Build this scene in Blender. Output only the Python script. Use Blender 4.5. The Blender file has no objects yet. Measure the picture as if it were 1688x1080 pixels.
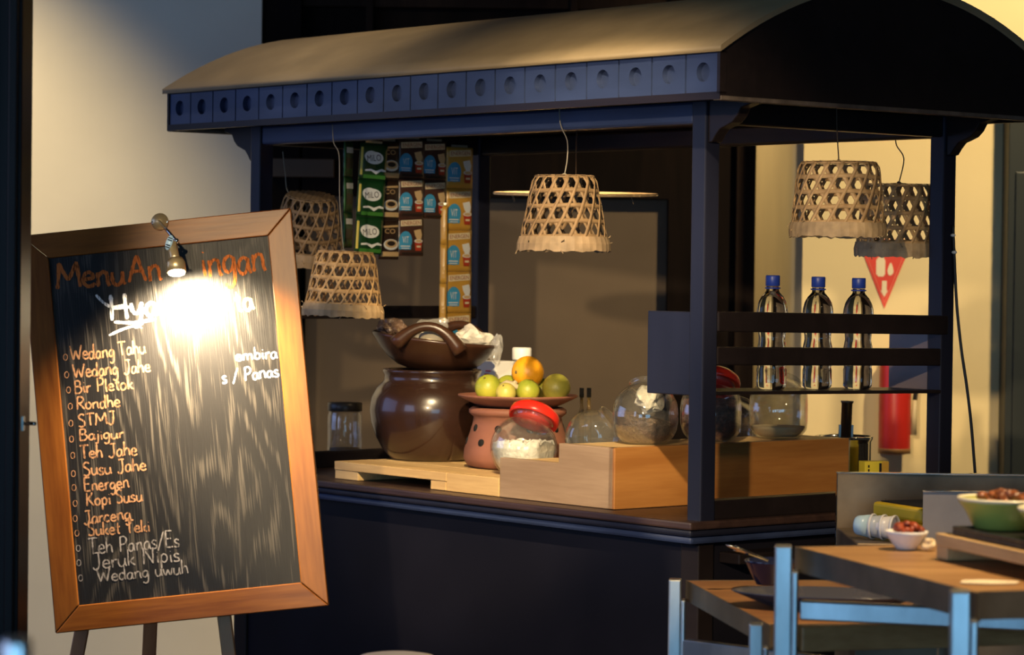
import bpy, bmesh, math, random
from math import sin, cos, pi, radians, sqrt, atan2
from mathutils import Vector, Matrix, Euler
random.seed(7)
S = bpy.context.scene
COL = S.collection

# ------------------------------------------------------------------ camera
W_PX, H_PX, F_PX = 1688, 1080, 4544.0
CAM_H = 1.40
cam_d = bpy.data.cameras.new('camera')
cam = bpy.data.objects.new('camera', cam_d)
COL.objects.link(cam)
cam_d.sensor_width = 36.0
cam_d.lens = F_PX / W_PX * 36.0
cam_d.clip_start = 0.05
cam.location = (0, 0, CAM_H)
CAM_R = Matrix.Rotation(radians(90 - 1.185), 3, 'X') @ Matrix.Rotation(0.0122, 3, 'Z')
cam.rotation_euler = CAM_R.to_euler()
cam_d.dof.use_dof = True
cam_d.dof.focus_distance = 5.75
cam_d.dof.aperture_fstop = 6.0
S.camera = cam

# ------------------------------------------------------------------ world and lights
S.view_settings.view_transform = 'Standard'
S.view_settings.look = 'None'
S.view_settings.gamma = 1.0
S.view_settings.exposure = 0.0
S.view_settings.use_curve_mapping = False
wd = bpy.data.worlds.new('dim_room'); S.world = wd
wd.use_nodes = True
wd.node_tree.nodes['Background'].inputs[0].default_value = (0.55, 0.5, 0.45, 1)
wd.node_tree.nodes['Background'].inputs[1].default_value = 0.035
S.cycles.use_denoising = True
S.cycles.sample_clamp_indirect = 4.0
S.cycles.max_bounces = 14
S.cycles.transmission_bounces = 12
S.cycles.transparent_max_bounces = 12

def aim(o, target):
    d = Vector(target) - o.location
    o.rotation_euler = d.to_track_quat('-Z', 'Y').to_euler()

def spot(name, loc, target, power, color, size_deg, blend=0.3, radius=0.03):
    l = bpy.data.lights.new(name, 'SPOT'); o = bpy.data.objects.new(name, l); COL.objects.link(o)
    o.location = loc; l.energy = power; l.color = color
    l.spot_size = radians(size_deg); l.spot_blend = blend; l.shadow_soft_size = radius
    aim(o, target); return o

def area(name, loc, target, power, color, sx, sy):
    l = bpy.data.lights.new(name, 'AREA'); o = bpy.data.objects.new(name, l); COL.objects.link(o)
    l.shape = 'RECTANGLE'; l.size = sx; l.size_y = sy
    o.location = loc; l.energy = power; l.color = color
    aim(o, target); return o

WARM = (1.0, 0.72, 0.40)
# ceiling spot behind the guests, aimed at the goods on the counter
spot('ceiling_spot_counter', (-0.85, 0.3, 2.42), (0.13, 6.1, 1.12), 1000, (1.0, 0.76, 0.44), 17, 0.35, 0.05)
spot('ceiling_spot_goods', (-0.15, 2.4, 3.35), (0.08, 6.3, 1.0), 1350, (1.0, 0.78, 0.46), 14, 0.5, 0.05)
# ceiling spot almost straight above the cart's customer side
spot('ceiling_spot_roof', (-0.95, 6.2, 3.6), (-0.70, 6.6, 1.9), 95, (1.0, 0.78, 0.46), 50, 0.9, 0.05)
# downlights on the plaster walls
spot('downlight_right', (1.9, 6.2, 3.5), (1.5, 8.0, 1.0), 460, (1.0, 0.77, 0.42), 76, 0.6, 0.08)
spot('downlight_left', (-2.0, 7.2, 3.3), (-1.6, 8.3, 0.5), 400, (1.0, 0.78, 0.42), 60, 0.9, 0.06)
spot('downlight_left_wall', (-1.0, 3.2, 3.4), (-1.15, 8.3, 1.5), 380, (1.0, 0.90, 0.74), 30, 0.9, 0.05)
spot('downlight_table', (1.2, 3.4, 3.2), (0.8, 3.95, 0.95), 420, (1.0, 0.72, 0.40), 60, 0.8, 0.05)
# ceiling spot by the kitchen side, right
spot('ceiling_spot_right', (2.0, 2.6, 2.9), (0.75, 6.0, 1.06), 75, (1.0, 0.70, 0.36), 17, 0.6, 0.12)
# added unseen spot under the cart roof, brightens the woven tray
spot('tray_fill_spot', (0.10, 6.40, 1.733), (0.12, 6.36, 1.0), 8, (1.0, 0.70, 0.36), 130, 0.5, 0.02)
# daylight from the windows behind the guests
area('window_daylight', (-4.2, 1.6, 2.0), (0.2, 6.0, 1.2), 50, (0.50, 0.63, 1.0), 2.4, 1.8)
area('window_daylight_side', (-3.8, 6.2, 1.75), (0.0, 6.0, 1.4), 20, (0.34, 0.50, 1.0), 2.2, 1.7)
area('window_daylight_front', (1.0, -1.6, 1.35), (0.6, 4.4, 0.95), 48, (0.28, 0.64, 1.0), 2.2, 1.5)

area('crossbar_blue_fill', (-2.4, -1.6, 1.35), (0.6, 4.4, 0.9), 34, (0.28, 0.62, 1.0), 1.6, 1.5)  # added unseen pane, puts blue on the table crossbar
# added unseen spot behind the partition, warms the yellow return wall
spot('return_wall_fill', (0.30, 9.2, 3.2), (0.84, 9.0, 1.25), 170, (1.0, 0.76, 0.42), 80, 0.8, 0.08)

# ------------------------------------------------------------------ placing helpers
def ray(px, py):
    v = Vector(((px - W_PX / 2) / F_PX, -(py - H_PX / 2) / F_PX, -1.0))
    return CAM_R @ v
def P(px, py, depth):
    "world point seen at a pixel, at a distance along the view"
    d = ray(px, py)
    return Vector((0, 0, CAM_H)) + d * depth
def PZ(px, py, z):
    d = ray(px, py)
    return Vector((0, 0, CAM_H)) + d * ((z - CAM_H) / d.z)
def PY(px, py, y):
    d = ray(px, py)
    return Vector((0, 0, CAM_H)) + d * (y / d.y)
YAW = radians(39.6)
CU = Vector((-sin(YAW), cos(YAW), 0))       # along the cart, away from its near end
CV = Vector((cos(YAW), sin(YAW), 0))        # across the cart, away from its customers' side
CP = Vector((0.382, 5.5, 0))                # near front corner post, on the floor
def CW(u, v, z):
    p = CP + CU * u + CV * v
    return Vector((p.x, p.y, z))
CART_ROT = atan2(-cos(YAW), sin(YAW))       # local x = -CU, local y = CV

# ------------------------------------------------------------------ mesh builder
class MB:
    def __init__(s): s.v = []; s.f = []; s.m = []; s.s = []
    def add(s, vs, fs, m=0, smooth=False, M=None):
        b = len(s.v)
        for p in vs:
            p = Vector(p)
            s.v.append(M @ p if M is not None else p)
        for f in fs:
            s.f.append([b + i for i in f]); s.m.append(m); s.s.append(smooth)
    def box(s, x0, x1, y0, y1, z0, z1, m=0, M=None):
        vs = [(x0,y0,z0),(x1,y0,z0),(x1,y1,z0),(x0,y1,z0),(x0,y0,z1),(x1,y0,z1),(x1,y1,z1),(x0,y1,z1)]
        fs = [(3,2,1,0),(4,5,6,7),(0,1,5,4),(1,2,6,5),(2,3,7,6),(3,0,4,7)]
        s.add(vs, fs, m, False, M)
    def bar(s, a, b, w, h, up=Vector((0,0,1)), m=0):
        "box beam from a to b"
        a = Vector(a); b = Vector(b); d = (b - a).normalized()
        sx = d.cross(up)
        if sx.length < 1e-4: sx = d.cross(Vector((1,0,0)))
        sx.normalize(); sy = sx.cross(d).normalized()
        vs = []
        for p in (a, b):
            for i, j in ((-1,-1),(1,-1),(1,1),(-1,1)):
                vs.append(p + sx * (i * w / 2) + sy * (j * h / 2))
        s.add(vs, [(3,2,1,0),(4,5,6,7),(0,1,5,4),(1,2,6,5),(2,3,7,6),(3,0,4,7)], m)
    def lathe(s, prof, seg=40, m=0, smooth=True, M=None, closed=False):
        vs = []; fs = []
        n = len(prof)
        for r, z in prof:
            for k in range(seg):
                a = 2 * pi * k / seg
                vs.append((r * cos(a), r * sin(a), z))
        rng = range(n) if closed else range(n - 1)
        for i in rng:
            j = (i + 1) % n
            for k in range(seg):
                k2 = (k + 1) % seg
                fs.append((i*seg+k, i*seg+k2, j*seg+k2, j*seg+k))
        s.add(vs, fs, m, smooth, M)
        if not closed:
            for idx, flip in ((0, True), (n - 1, False)):
                if prof[idx][0] > 1e-5:
                    ring = [(prof[idx][0]*cos(2*pi*k/seg), prof[idx][0]*sin(2*pi*k/seg), prof[idx][1]) for k in range(seg)]
                    f = list(range(seg))
                    s.add(ring, [f[::-1] if flip else f], m, False, M)
    def tube(s, pts, r, seg=10, m=0, M=None, cap=True, closed=False):
        pts = [Vector(p) for p in pts]; n = len(pts)
        rs = r if isinstance(r, (list, tuple)) else [r] * n
        vs = []; fs = []
        t0 = (pts[1] - pts[0]).normalized()
        nrm = t0.orthogonal().normalized()
        for i, p in enumerate(pts):
            if closed: t = pts[(i+1) % n] - pts[i-1]
            elif i == 0: t = pts[1] - pts[0]
            elif i == n - 1: t = pts[-1] - pts[-2]
            else: t = pts[i+1] - pts[i-1]
            t.normalize()
            nrm = nrm - t * nrm.dot(t)
            if nrm.length < 1e-6: nrm = t.orthogonal()
            nrm.normalize(); bn = t.cross(nrm)
            for k in range(seg):
                a = 2 * pi * k / seg
                vs.append(p + (nrm * cos(a) + bn * sin(a)) * rs[i])
        last = n if closed else n - 1
        for i in range(last):
            j = (i + 1) % n
            for k in range(seg):
                k2 = (k + 1) % seg
                fs.append((i*seg+k, i*seg+k2, j*seg+k2, j*seg+k))
        s.add(vs, fs, m, True, M)
        if cap and not closed:
            s.add(vs[:seg], [tuple(range(seg))[::-1]], m, False, M)
            s.add(vs[-seg:], [tuple(range(seg))], m, False, M)
    def prism(s, poly, a0, a1, axis='z', m=0, M=None, smooth=False):
        "poly in 2D pushed along an axis"
        n = len(poly)
        def mk(p, h):
            if axis == 'z': return (p[0], p[1], h)
            if axis == 'y': return (p[0], h, p[1])
            return (h, p[0], p[1])
        vs = [mk(p, a0) for p in poly] + [mk(p, a1) for p in poly]
        s.add(vs, [tuple(range(n))[::-1], tuple(range(n, 2*n))], m, False, M)
        s.add(vs, [(i, (i+1) % n, n + (i+1) % n, n + i) for i in range(n)], m, smooth, M)
    def ball(s, c, rx, ry=None, rz=None, seg=20, rings=12, m=0, M=None, jit=None):
        ry = ry or rx; rz = rz or rx
        vs = []; fs = []
        for i in range(rings + 1):
            th = pi * i / rings
            for k in range(seg):
                a = 2 * pi * k / seg
                d = Vector((sin(th)*cos(a), sin(th)*sin(a), cos(th)))
                q = 1.0 + (jit(d) if jit else 0)
                vs.append((c[0] + d.x*rx*q, c[1] + d.y*ry*q, c[2] + d.z*rz*q))
        for i in range(rings):
            for k in range(seg):
                k2 = (k+1) % seg
                fs.append((i*seg+k, (i+1)*seg+k, (i+1)*seg+k2, i*seg+k2))
        s.add(vs, fs, m, True, M)
    def build(s, name, mats, parent=None, bevel=0, seg=2, solid=0, subsurf=0, loc=None, M=None, autos=None):
        me = bpy.data.meshes.new(name)
        me.from_pydata([tuple(p) for p in s.v], [], s.f)
        if not isinstance(mats, (list, tuple)): mats = [mats]
        for mt in mats: me.materials.append(mt)
        for p, mi, sm in zip(me.polygons, s.m, s.s):
            p.material_index = mi; p.use_smooth = sm
        bm = bmesh.new(); bm.from_mesh(me)
        bmesh.ops.remove_doubles(bm, verts=bm.verts, dist=1e-6)
        bmesh.ops.recalc_face_normals(bm, faces=bm.faces)
        bm.to_mesh(me); bm.free()
        o = bpy.data.objects.new(name, me); COL.objects.link(o)
        if parent is not None: o.parent = parent
        if loc is not None: o.location = loc
        if M is not None: o.matrix_world = M
        if solid:
            md = o.modifiers.new('thick', 'SOLIDIFY'); md.thickness = solid; md.offset = 0
        if bevel:
            md = o.modifiers.new('edge', 'BEVEL'); md.width = bevel; md.segments = seg
            md.limit_method = 'ANGLE'; md.angle_limit = radians(40)
        if subsurf:
            md = o.modifiers.new('smooth', 'SUBSURF'); md.levels = subsurf; md.render_levels = subsurf
        return o

def tag(o, label, cat, group=None, kind=None):
    o['label'] = label; o['category'] = cat
    if group: o['group'] = group
    if kind: o['kind'] = kind
    return o
def thing(name, label, cat, loc=(0,0,0), rz=0.0, group=None):
    o = bpy.data.objects.new(name, None); COL.objects.link(o)
    o.empty_display_size = 0.05
    o.location = loc; o.rotation_euler = (0, 0, rz)
    return tag(o, label, cat, group)
def dup(root, loc=None, rz=None, label=None):
    r = root.copy(); COL.objects.link(r)
    if loc is not None: r.location = loc
    if rz is not None: r.rotation_euler = (0, 0, rz)
    if label: r['label'] = label
    for ch in list(root.children):
        c = ch.copy(); COL.objects.link(c); c.parent = r; c.matrix_parent_inverse = ch.matrix_parent_inverse.copy()
        for g in list(ch.children):
            d = g.copy(); COL.objects.link(d); d.parent = c; d.matrix_parent_inverse = g.matrix_parent_inverse.copy()
    return r
def struct(o):
    o['kind'] = 'structure'; return o

def catmull(pts, n=6, closed=False):
    if len(pts) < 3: return [Vector(p) for p in pts]
    P_ = [Vector(p) for p in pts]
    out = []
    N = len(P_)
    rng = range(N) if closed else range(N - 1)
    for i in rng:
        if closed: p0, p1, p2, p3 = P_[i-1], P_[i], P_[(i+1) % N], P_[(i+2) % N]
        else: p0, p1, p2, p3 = P_[max(i-1,0)], P_[i], P_[i+1], P_[min(i+2,N-1)]
        for k in range(n):
            t = k / n
            out.append(0.5*((2*p1)+(p2-p0)*t+(2*p0-5*p1+4*p2-p3)*t*t+(3*p1-p0-3*p2+p3)*t**3))
    if not closed: out.append(P_[-1])
    return out

# ------------------------------------------------------------------ materials
def new_mat(name):
    m = bpy.data.materials.new(name); m.use_nodes = True
    return m, m.node_tree, m.node_tree.nodes['Principled BSDF']
def mat(name, col, rough=0.5, metal=0.0, var=0.0, scale=8.0, bump=0.0, bscale=40.0, spec=0.5, coat=0.0, stretch=(1,1,1), trans=0.0, ior=1.45, sub=0.0, emit=None, estr=0.0, col2=None):
    m, nt, b = new_mat(name)
    N, L = nt.nodes, nt.links
    b.inputs['Roughness'].default_value = rough
    b.inputs['Metallic'].default_value = metal
    b.inputs['Specular IOR Level'].default_value = spec
    b.inputs['Coat Weight'].default_value = coat
    b.inputs['Transmission Weight'].default_value = trans
    b.inputs['IOR'].default_value = ior
    tc = N.new('ShaderNodeTexCoord'); mp = N.new('ShaderNodeMapping')
    mp.inputs['Scale'].default_value = stretch
    L.new(tc.outputs['Object'], mp.inputs['Vector'])
    if var > 0 or col2:
        nz = N.new('ShaderNodeTexNoise'); nz.inputs['Scale'].default_value = scale; nz.inputs['Detail'].default_value = 5
        L.new(mp.outputs[0], nz.inputs['Vector'])
        cr = N.new('ShaderNodeValToRGB')
        c2 = col2 or tuple(c * (1 - var) for c in col)
        cr.color_ramp.elements[0].position = 0.3; cr.color_ramp.elements[1].position = 0.7
        cr.color_ramp.elements[0].color = (*c2, 1)
        cr.color_ramp.elements[1].color = (*[min(1, c * (1 + var * .5)) for c in col], 1)
        L.new(nz.outputs['Fac'], cr.inputs[0]); L.new(cr.outputs[0], b.inputs['Base Color'])
    else:
        b.inputs['Base Color'].default_value = (*col, 1)
    if bump > 0:
        nb = N.new('ShaderNodeTexNoise'); nb.inputs['Scale'].default_value = bscale; nb.inputs['Detail'].default_value = 4
        L.new(mp.outputs[0], nb.inputs['Vector'])
        bp = N.new('ShaderNodeBump'); bp.inputs['Strength'].default_value = bump; bp.inputs['Distance'].default_value = 0.01
        L.new(nb.outputs['Fac'], bp.inputs['Height']); L.new(bp.outputs[0], b.inputs['Normal'])
    if emit:
        b.inputs['Emission Color'].default_value = (*emit, 1); b.inputs['Emission Strength'].default_value = estr
    return m
def wood(name, c1, c2, rough=0.45, along='x', scale=14.0, dist=5.0, coat=0.0, bump=0.08, knots=False, squeeze=0.08, lo=0.35, hi=0.75):
    m, nt, b = new_mat(name); N, L = nt.nodes, nt.links
    tc = N.new('ShaderNodeTexCoord'); mp = N.new('ShaderNodeMapping')
    sc = {'x': (squeeze,1,1), 'y': (1,squeeze,1), 'z': (1,1,squeeze)}[along]
    mp.inputs['Scale'].default_value = sc
    L.new(tc.outputs['Object'], mp.inputs['Vector'])
    nz = N.new('ShaderNodeTexNoise'); nz.inputs['Scale'].default_value = scale; nz.inputs['Detail'].default_value = 6; nz.inputs['Distortion'].default_value = dist * .2
    L.new(mp.outputs[0], nz.inputs['Vector'])
    nf = N.new('ShaderNodeTexNoise'); nf.inputs['Scale'].default_value = scale * 9; nf.inputs['Detail'].default_value = 3
    L.new(mp.outputs[0], nf.inputs['Vector'])
    mx = N.new('ShaderNodeMath'); mx.operation = 'MULTIPLY_ADD'; mx.inputs[1].default_value = 0.35
    L.new(nf.outputs['Fac'], mx.inputs[0]); L.new(nz.outputs['Fac'], mx.inputs[2])
    sb = N.new('ShaderNodeMath'); sb.operation = 'SUBTRACT'; sb.inputs[1].default_value = 0.17
    L.new(mx.outputs[0], sb.inputs[0])
    cr = N.new('ShaderNodeValToRGB'); cr.color_ramp.elements[0].position = lo; cr.color_ramp.elements[1].position = hi
    cr.color_ramp.elements[0].color = (*c1, 1); cr.color_ramp.elements[1].color = (*c2, 1)
    L.new(sb.outputs[0], cr.inputs[0])
    out = cr.outputs[0]
    if knots:
        vo = N.new('ShaderNodeTexVoronoi'); vo.inputs['Scale'].default_value = 6.5
        L.new(tc.outputs['Object'], vo.inputs['Vector'])
        kr = N.new('ShaderNodeValToRGB'); kr.color_ramp.elements[0].position = 0.06; kr.color_ramp.elements[1].position = 0.12
        kr.color_ramp.elements[0].color = (0,0,0,1); kr.color_ramp.elements[1].color = (1,1,1,1)
        L.new(vo.outputs['Distance'], kr.inputs[0])
        mk = N.new('ShaderNodeMixRGB'); mk.inputs[1].default_value = (c1[0]*.35, c1[1]*.25, c1[2]*.25, 1)
        L.new(kr.outputs[0], mk.inputs[0]); L.new(out, mk.inputs[2]); out = mk.outputs[0]
    L.new(out, b.inputs['Base Color'])
    b.inputs['Roughness'].default_value = rough; b.inputs['Coat Weight'].default_value = coat
    bp = N.new('ShaderNodeBump'); bp.inputs['Strength'].default_value = bump; bp.inputs['Distance'].default_value = 0.004
    L.new(sb.outputs[0], bp.inputs['Height']); L.new(bp.outputs[0], b.inputs['Normal'])
    return m

M_BLACK = wood('black_lacquered_wood', (0.009,0.0062,0.0064), (0.014,0.0095,0.0095), rough=0.42, along='x', bump=0.05)
M_BLACK.node_tree.nodes['Principled BSDF'].inputs['Specular IOR Level'].default_value = 0.22
M_NAVY = mat('navy_black_paint', (0.022,0.034,0.085), rough=0.5, var=0.35, scale=14, bump=0.06, bscale=60, stretch=(.3,1,1))
M_NAVYPOST = mat('navy_black_post_paint', (0.011,0.012,0.024), rough=0.42, spec=0.3, var=0.3, scale=12, bump=0.04, stretch=(1,1,.2))
M_ROOF = mat('tan_roof_sheet', (0.26,0.19,0.105), rough=0.62, var=0.2, scale=7, bump=0.05, bscale=40)
M_EDGE = mat('worn_edge_strip', (0.10,0.075,0.06), rough=0.6, var=0.5, scale=30)
M_COUNTER = wood('worn_brown_counter', (0.022,0.011,0.009), (0.058,0.030,0.023), rough=0.4, along='x')
M_PLASTER = mat('cream_plaster', (0.60,0.545,0.45), rough=0.85, var=0.06, scale=3, bump=0.05, bscale=30)
M_PLASTER_Y = mat('yellow_plaster', (0.70,0.56,0.31), rough=0.85, var=0.07, scale=2.5, bump=0.05, bscale=30)
M_DARKWOOD = wood('dark_partition_wood', (0.005,0.0033,0.0027), (0.010,0.006,0.0045), rough=0.7, along='z')
M_TRIMWOOD = wood('brown_partition_trim', (0.012,0.007,0.005), (0.020,0.012,0.008), rough=0.65, along='z')
M_JAMB = wood('dark_jamb', (0.008,0.006,0.006), (0.016,0.011,0.011), rough=0.4, along='z')
M_JAMB.node_tree.nodes['Principled BSDF'].inputs['Specular IOR Level'].default_value = 0.12
for m_ in (M_DARKWOOD, M_TRIMWOOD): m_.node_tree.nodes['Principled BSDF'].inputs['Specular IOR Level'].default_value = 0.05
M_PANEL = mat('brown_grey_panel', (0.110,0.076,0.046), rough=0.8, var=0.12, scale=5, bump=0.05)
M_FLOOR = wood('dark_plank_floor', (0.03,0.02,0.015), (0.07,0.045,0.03), rough=0.4, along='y')
M_PINE = wood('pale_pine', (0.50,0.31,0.125), (0.70,0.47,0.21), rough=0.5, along='x', scale=20, knots=True)
M_PINE_O = wood('orange_pine', (0.25,0.095,0.020), (0.35,0.155,0.040), rough=0.5, along='y', scale=16, knots=True)
M_PINE_G = wood('greyed_pine', (0.25,0.16,0.098), (0.38,0.26,0.17), rough=0.6, along='x', scale=16)
M_FRAME = wood('amber_varnished_frame', (0.115,0.032,0.005), (0.26,0.090,0.014), rough=0.35, along='x', scale=16, coat=0.0)
M_FRAME_V = wood('amber_varnished_upright', (0.115,0.032,0.005), (0.26,0.090,0.014), rough=0.35, along='y', scale=16, coat=0.0)
for m_ in (M_FRAME, M_FRAME_V): m_.node_tree.nodes['Principled BSDF'].inputs['Specular IOR Level'].default_value = 0.2
M_EASEL = wood('brown_easel_wood', (0.32,0.12,0.04), (0.48,0.21,0.075), rough=0.45, along='z')
M_BRASS = mat('aged_brass', (0.66,0.50,0.27), rough=0.35, metal=0.65, var=0.2, scale=20)
M_STEEL = mat('brushed_steel', (0.66,0.70,0.72), rough=0.30, metal=1.0, var=0.45, scale=9, stretch=(1,1,.35), bump=0.05, bscale=14)
M_STEEL_D = mat('stained_steel', (0.19,0.14,0.09), rough=0.42, metal=0.55, var=0.5, scale=9)
M_STEEL_P = mat('polished_steel', (0.8,0.78,0.74), rough=0.12, metal=1.0)
M_BAMBOO = mat('bamboo_strip', (0.52,0.33,0.15), rough=0.6, var=0.4, scale=40, col2=(0.34,0.20,0.085))
M_BAMBOO_R = mat('bamboo_rim', (0.47,0.32,0.17), rough=0.65, var=0.4, scale=30)
M_CORD = mat('grey_string', (0.22,0.19,0.15), rough=0.9)
M_CORD_D = mat('dark_string', (0.05,0.035,0.025), rough=0.9)
M_CLAY_D = mat('dark_glazed_clay', (0.030,0.013,0.008), rough=0.27, var=0.35, scale=6, bump=0.05, bscale=14, coat=0.5)
M_CLAY_B = mat('brown_burnished_clay', (0.046,0.019,0.010), rough=0.3, var=0.35, scale=7, bump=0.04, bscale=18)
M_TERRA = mat('terracotta', (0.26,0.10,0.060), rough=0.6, var=0.25, scale=9, bump=0.05)
M_HOLE = mat('matt_near_black', (0.006,0.005,0.005), rough=0.9)  # plain near-black, also caps the vent holes, slots and grooves
def thin_clear(name, tint, haze, gloss_rough, edge=0.55, bump=0.0, bscale=50):
    "thin clear wall: light goes straight through, edges and highlights reflect, a little haze scatters"
    m, nt, b_ = new_mat(name); N, L = nt.nodes, nt.links
    out = N['Material Output']
    tr = N.new('ShaderNodeBsdfTransparent'); tr.inputs[0].default_value = (*tint, 1)
    gl = N.new('ShaderNodeBsdfGlossy'); gl.inputs['Roughness'].default_value = gloss_rough
    tl = N.new('ShaderNodeBsdfDiffuse'); tl.inputs[0].default_value = (0.85, 0.82, 0.76, 1)
    lw = N.new('ShaderNodeLayerWeight'); lw.inputs['Blend'].default_value = 0.25
    mu = N.new('ShaderNodeMath'); mu.operation = 'MULTIPLY_ADD'; mu.inputs[1].default_value = edge; mu.inputs[2].default_value = 0.045
    L.new(lw.outputs['Facing'], mu.inputs[0])
    m1 = N.new('ShaderNodeMixShader'); m1.inputs[0].default_value = haze
    L.new(tr.outputs[0], m1.inputs[1]); L.new(tl.outputs[0], m1.inputs[2])
    m2 = N.new('ShaderNodeMixShader'); L.new(mu.outputs[0], m2.inputs[0]); L.new(m1.outputs[0], m2.inputs[1]); L.new(gl.outputs[0], m2.inputs[2])
    if bump:
        nz = N.new('ShaderNodeTexNoise'); nz.inputs['Scale'].default_value = bscale; tc = N.new('ShaderNodeTexCoord'); L.new(tc.outputs['Object'], nz.inputs['Vector'])
        bp = N.new('ShaderNodeBump'); bp.inputs['Strength'].default_value = bump; bp.inputs['Distance'].default_value = 0.01
        L.new(nz.outputs['Fac'], bp.inputs['Height']); L.new(bp.outputs[0], gl.inputs['Normal']); L.new(bp.outputs[0], lw.inputs['Normal'])
    L.new(m2.outputs[0], out.inputs['Surface'])
    return m
M_GLASS = thin_clear('jar_glass', (0.97, 0.975, 0.96), 0.020, 0.03)
M_WATER = mat('bottled_water', (0.93,0.97,1.0), rough=0.01, trans=1.0, ior=1.33)
M_RED = mat('red_plastic', (0.62,0.022,0.012), rough=0.25)
M_BLUECAP = mat('blue_cap_plastic', (0.012,0.035,0.26), rough=0.4)
M_WHITE = mat('white_plastic', (0.80,0.78,0.74), rough=0.4)
M_LIME = mat('lime_skin', (0.46,0.41,0.04), rough=0.4, var=0.3, scale=12, col2=(0.17,0.23,0.02), bump=0.1, bscale=140)
M_ORANGE = mat('orange_peel', (0.86,0.36,0.012), rough=0.4, var=0.04, scale=8, bump=0.15, bscale=160)
M_STEM = mat('stem_brown', (0.14,0.10,0.03), rough=0.8)
M_GINGER = mat('pale_root', (0.52,0.40,0.24), rough=0.7, var=0.35, scale=24, bump=0.1)
# ================================================================== the room
def plane_box(name, x0, x1, y0, y1, z0, z1, m):
    b = MB(); b.box(x0, x1, y0, y1, z0, z1)
    return struct(b.build(name, m))
plane_box('floor', -4.0, 4.5, -2.0, 10.2, -0.05, 0.0, M_FLOOR)
WY = 8.30
xl = P(430, 300, WY).x; xr = P(1248, 300, WY).x
plane_box('wall_left', -4.0, xl, WY - 0.02, WY + 0.1, 0, 3.8, M_PLASTER)
xc = P(1323, 400, 8.0).x
b = MB(); b.box(xc, 4.5, 8.0, 8.12, 0, 3.8); b.box(xc, xc + 0.12, 8.12, 10.2, 0, 3.8)
struct(b.build('wall_right', M_PLASTER_Y))
plane_box('wall_back', -4.0, xc, 10.2, 10.3, 0, 3.8, M_PLASTER_Y)
# dark wooden partition with stiles, rails and recessed brown panels
b = MB()
def pz(px, py): return P(px, py, WY)
zt = 3.8
def prect(px0, px1, py0, py1, y0, y1, m=0, z0=None, z1=None):
    a = pz(px0, py1); c = pz(px1, py0)
    b.box(a.x, c.x, y0, y1, z0 if z0 is not None else a.z, z1 if z1 is not None else c.z, m)
prect(430, 1248, 100, 200, WY + 0.06, WY + 0.12, 0, 0, zt)             # backing
prect(430, 498, 0, 0, WY, WY + 0.06, 0, 0, zt)                        # outer stile
prect(1105, 1216, 0, 0, WY, WY + 0.06, 0, 0, zt)
prect(498, 1105, 180, 322, WY, WY + 0.06, 0)                          # middle rail
b2 = b; b = MB()
prect(498, 1105, 322, 800, WY + 0.045, WY + 0.059)
panel = b
b = MB()
prect(1216, 1248, 0, 0, WY - 0.03, WY + 0.12, 0, 0, zt)
prect(604, 616, 0, 0, WY + 0.01, WY + 0.06, 0, pz(604, 180).z, zt)
prect(940, 953, 0, 0, WY + 0.01, WY + 0.06, 0, pz(604, 180).z, zt)
prect(498, 1216, 1, 10, WY + 0.02, WY + 0.06)
trims = b
wall_c = struct(b2.build('wall_center', M_DARKWOOD, bevel=0.003))
pn = panel.build('trim_panel', M_PANEL); pn.parent = wall_c; pn['kind'] = 'structure'
tr = trims.build('trim_stile', M_TRIMWOOD, bevel=0.003); tr.parent = wall_c; tr['kind'] = 'structure'
# brown batten on the partition seen high through the cart's far end
b = MB(); prect(446, 552, 263, 292, WY - 0.025, WY - 0.001)
tag(b.build('wall_batten', mat('brown_batten', (0.055, 0.030, 0.012), rough=0.6, var=0.2), bevel=0.002), 'short brown batten on the dark partition, behind the baskets', 'batten')
# dark door frame at the left edge
JY = 4.6
a = P(-60, 500, JY); c0 = P(33, 540, JY)
b = MB(); b.box(a.x - 0.3, c0.x, JY, JY + 0.10, 0, 3.4)
b.box(c0.x - 0.022, c0.x - 0.006, JY - 0.012, JY, 0, 3.4)
b.box(c0.x - 0.06, c0.x - 0.045, JY - 0.012, JY, 0, 3.4)
struct(b.build('trim_1', M_JAMB, bevel=0.003))
# small metal latch sticking out of the jamb
q = P(30, 698, JY + 0.04)
b = MB(); b.tube([(0,0,0), (0.016,0,0), (0.021,-0.004,0)], 0.0032, 8); b.box(-0.001, 0.002, -0.008, 0.008, -0.012, 0.012)
tag(b.build('jamb_latch', M_STEEL_P, loc=(c0.x, q.y, q.z)), 'small bright metal latch on the dark jamb left of the menu board', 'latch')
# dark door at the right edge
DY = 7.9
a = P(1659, 500, DY)
b = MB(); b.box(a.x, a.x + 0.9, DY, DY + 0.099, 0, P(1660, 120, DY).z)
for k in range(2):
    b.box(a.x + 0.02 + 0.44 * k, a.x + 0.42 + 0.44 * k, DY - 0.008, DY, 0.2, 1.7)
struct(b.build('door_1', mat('dark_green_door', (0.016,0.019,0.016), rough=0.5), bevel=0.003))

# ================================================================== the cart
L_, WD = 1.59, 0.705          # post to post
cart = thing('food_cart', 'black wooden street food cart with a curved roof and four posts', 'food cart', CP, CART_ROT)
def UB(b, u0, u1, v0, v1, z0, z1, m=0): b.box(-u1, -u0, v0, v1, z0, z1, m)
ZC, ZB0, ZB1, ZF = 0.906, 1.6966, 1.7426, 1.826
PS = 0.02
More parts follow.
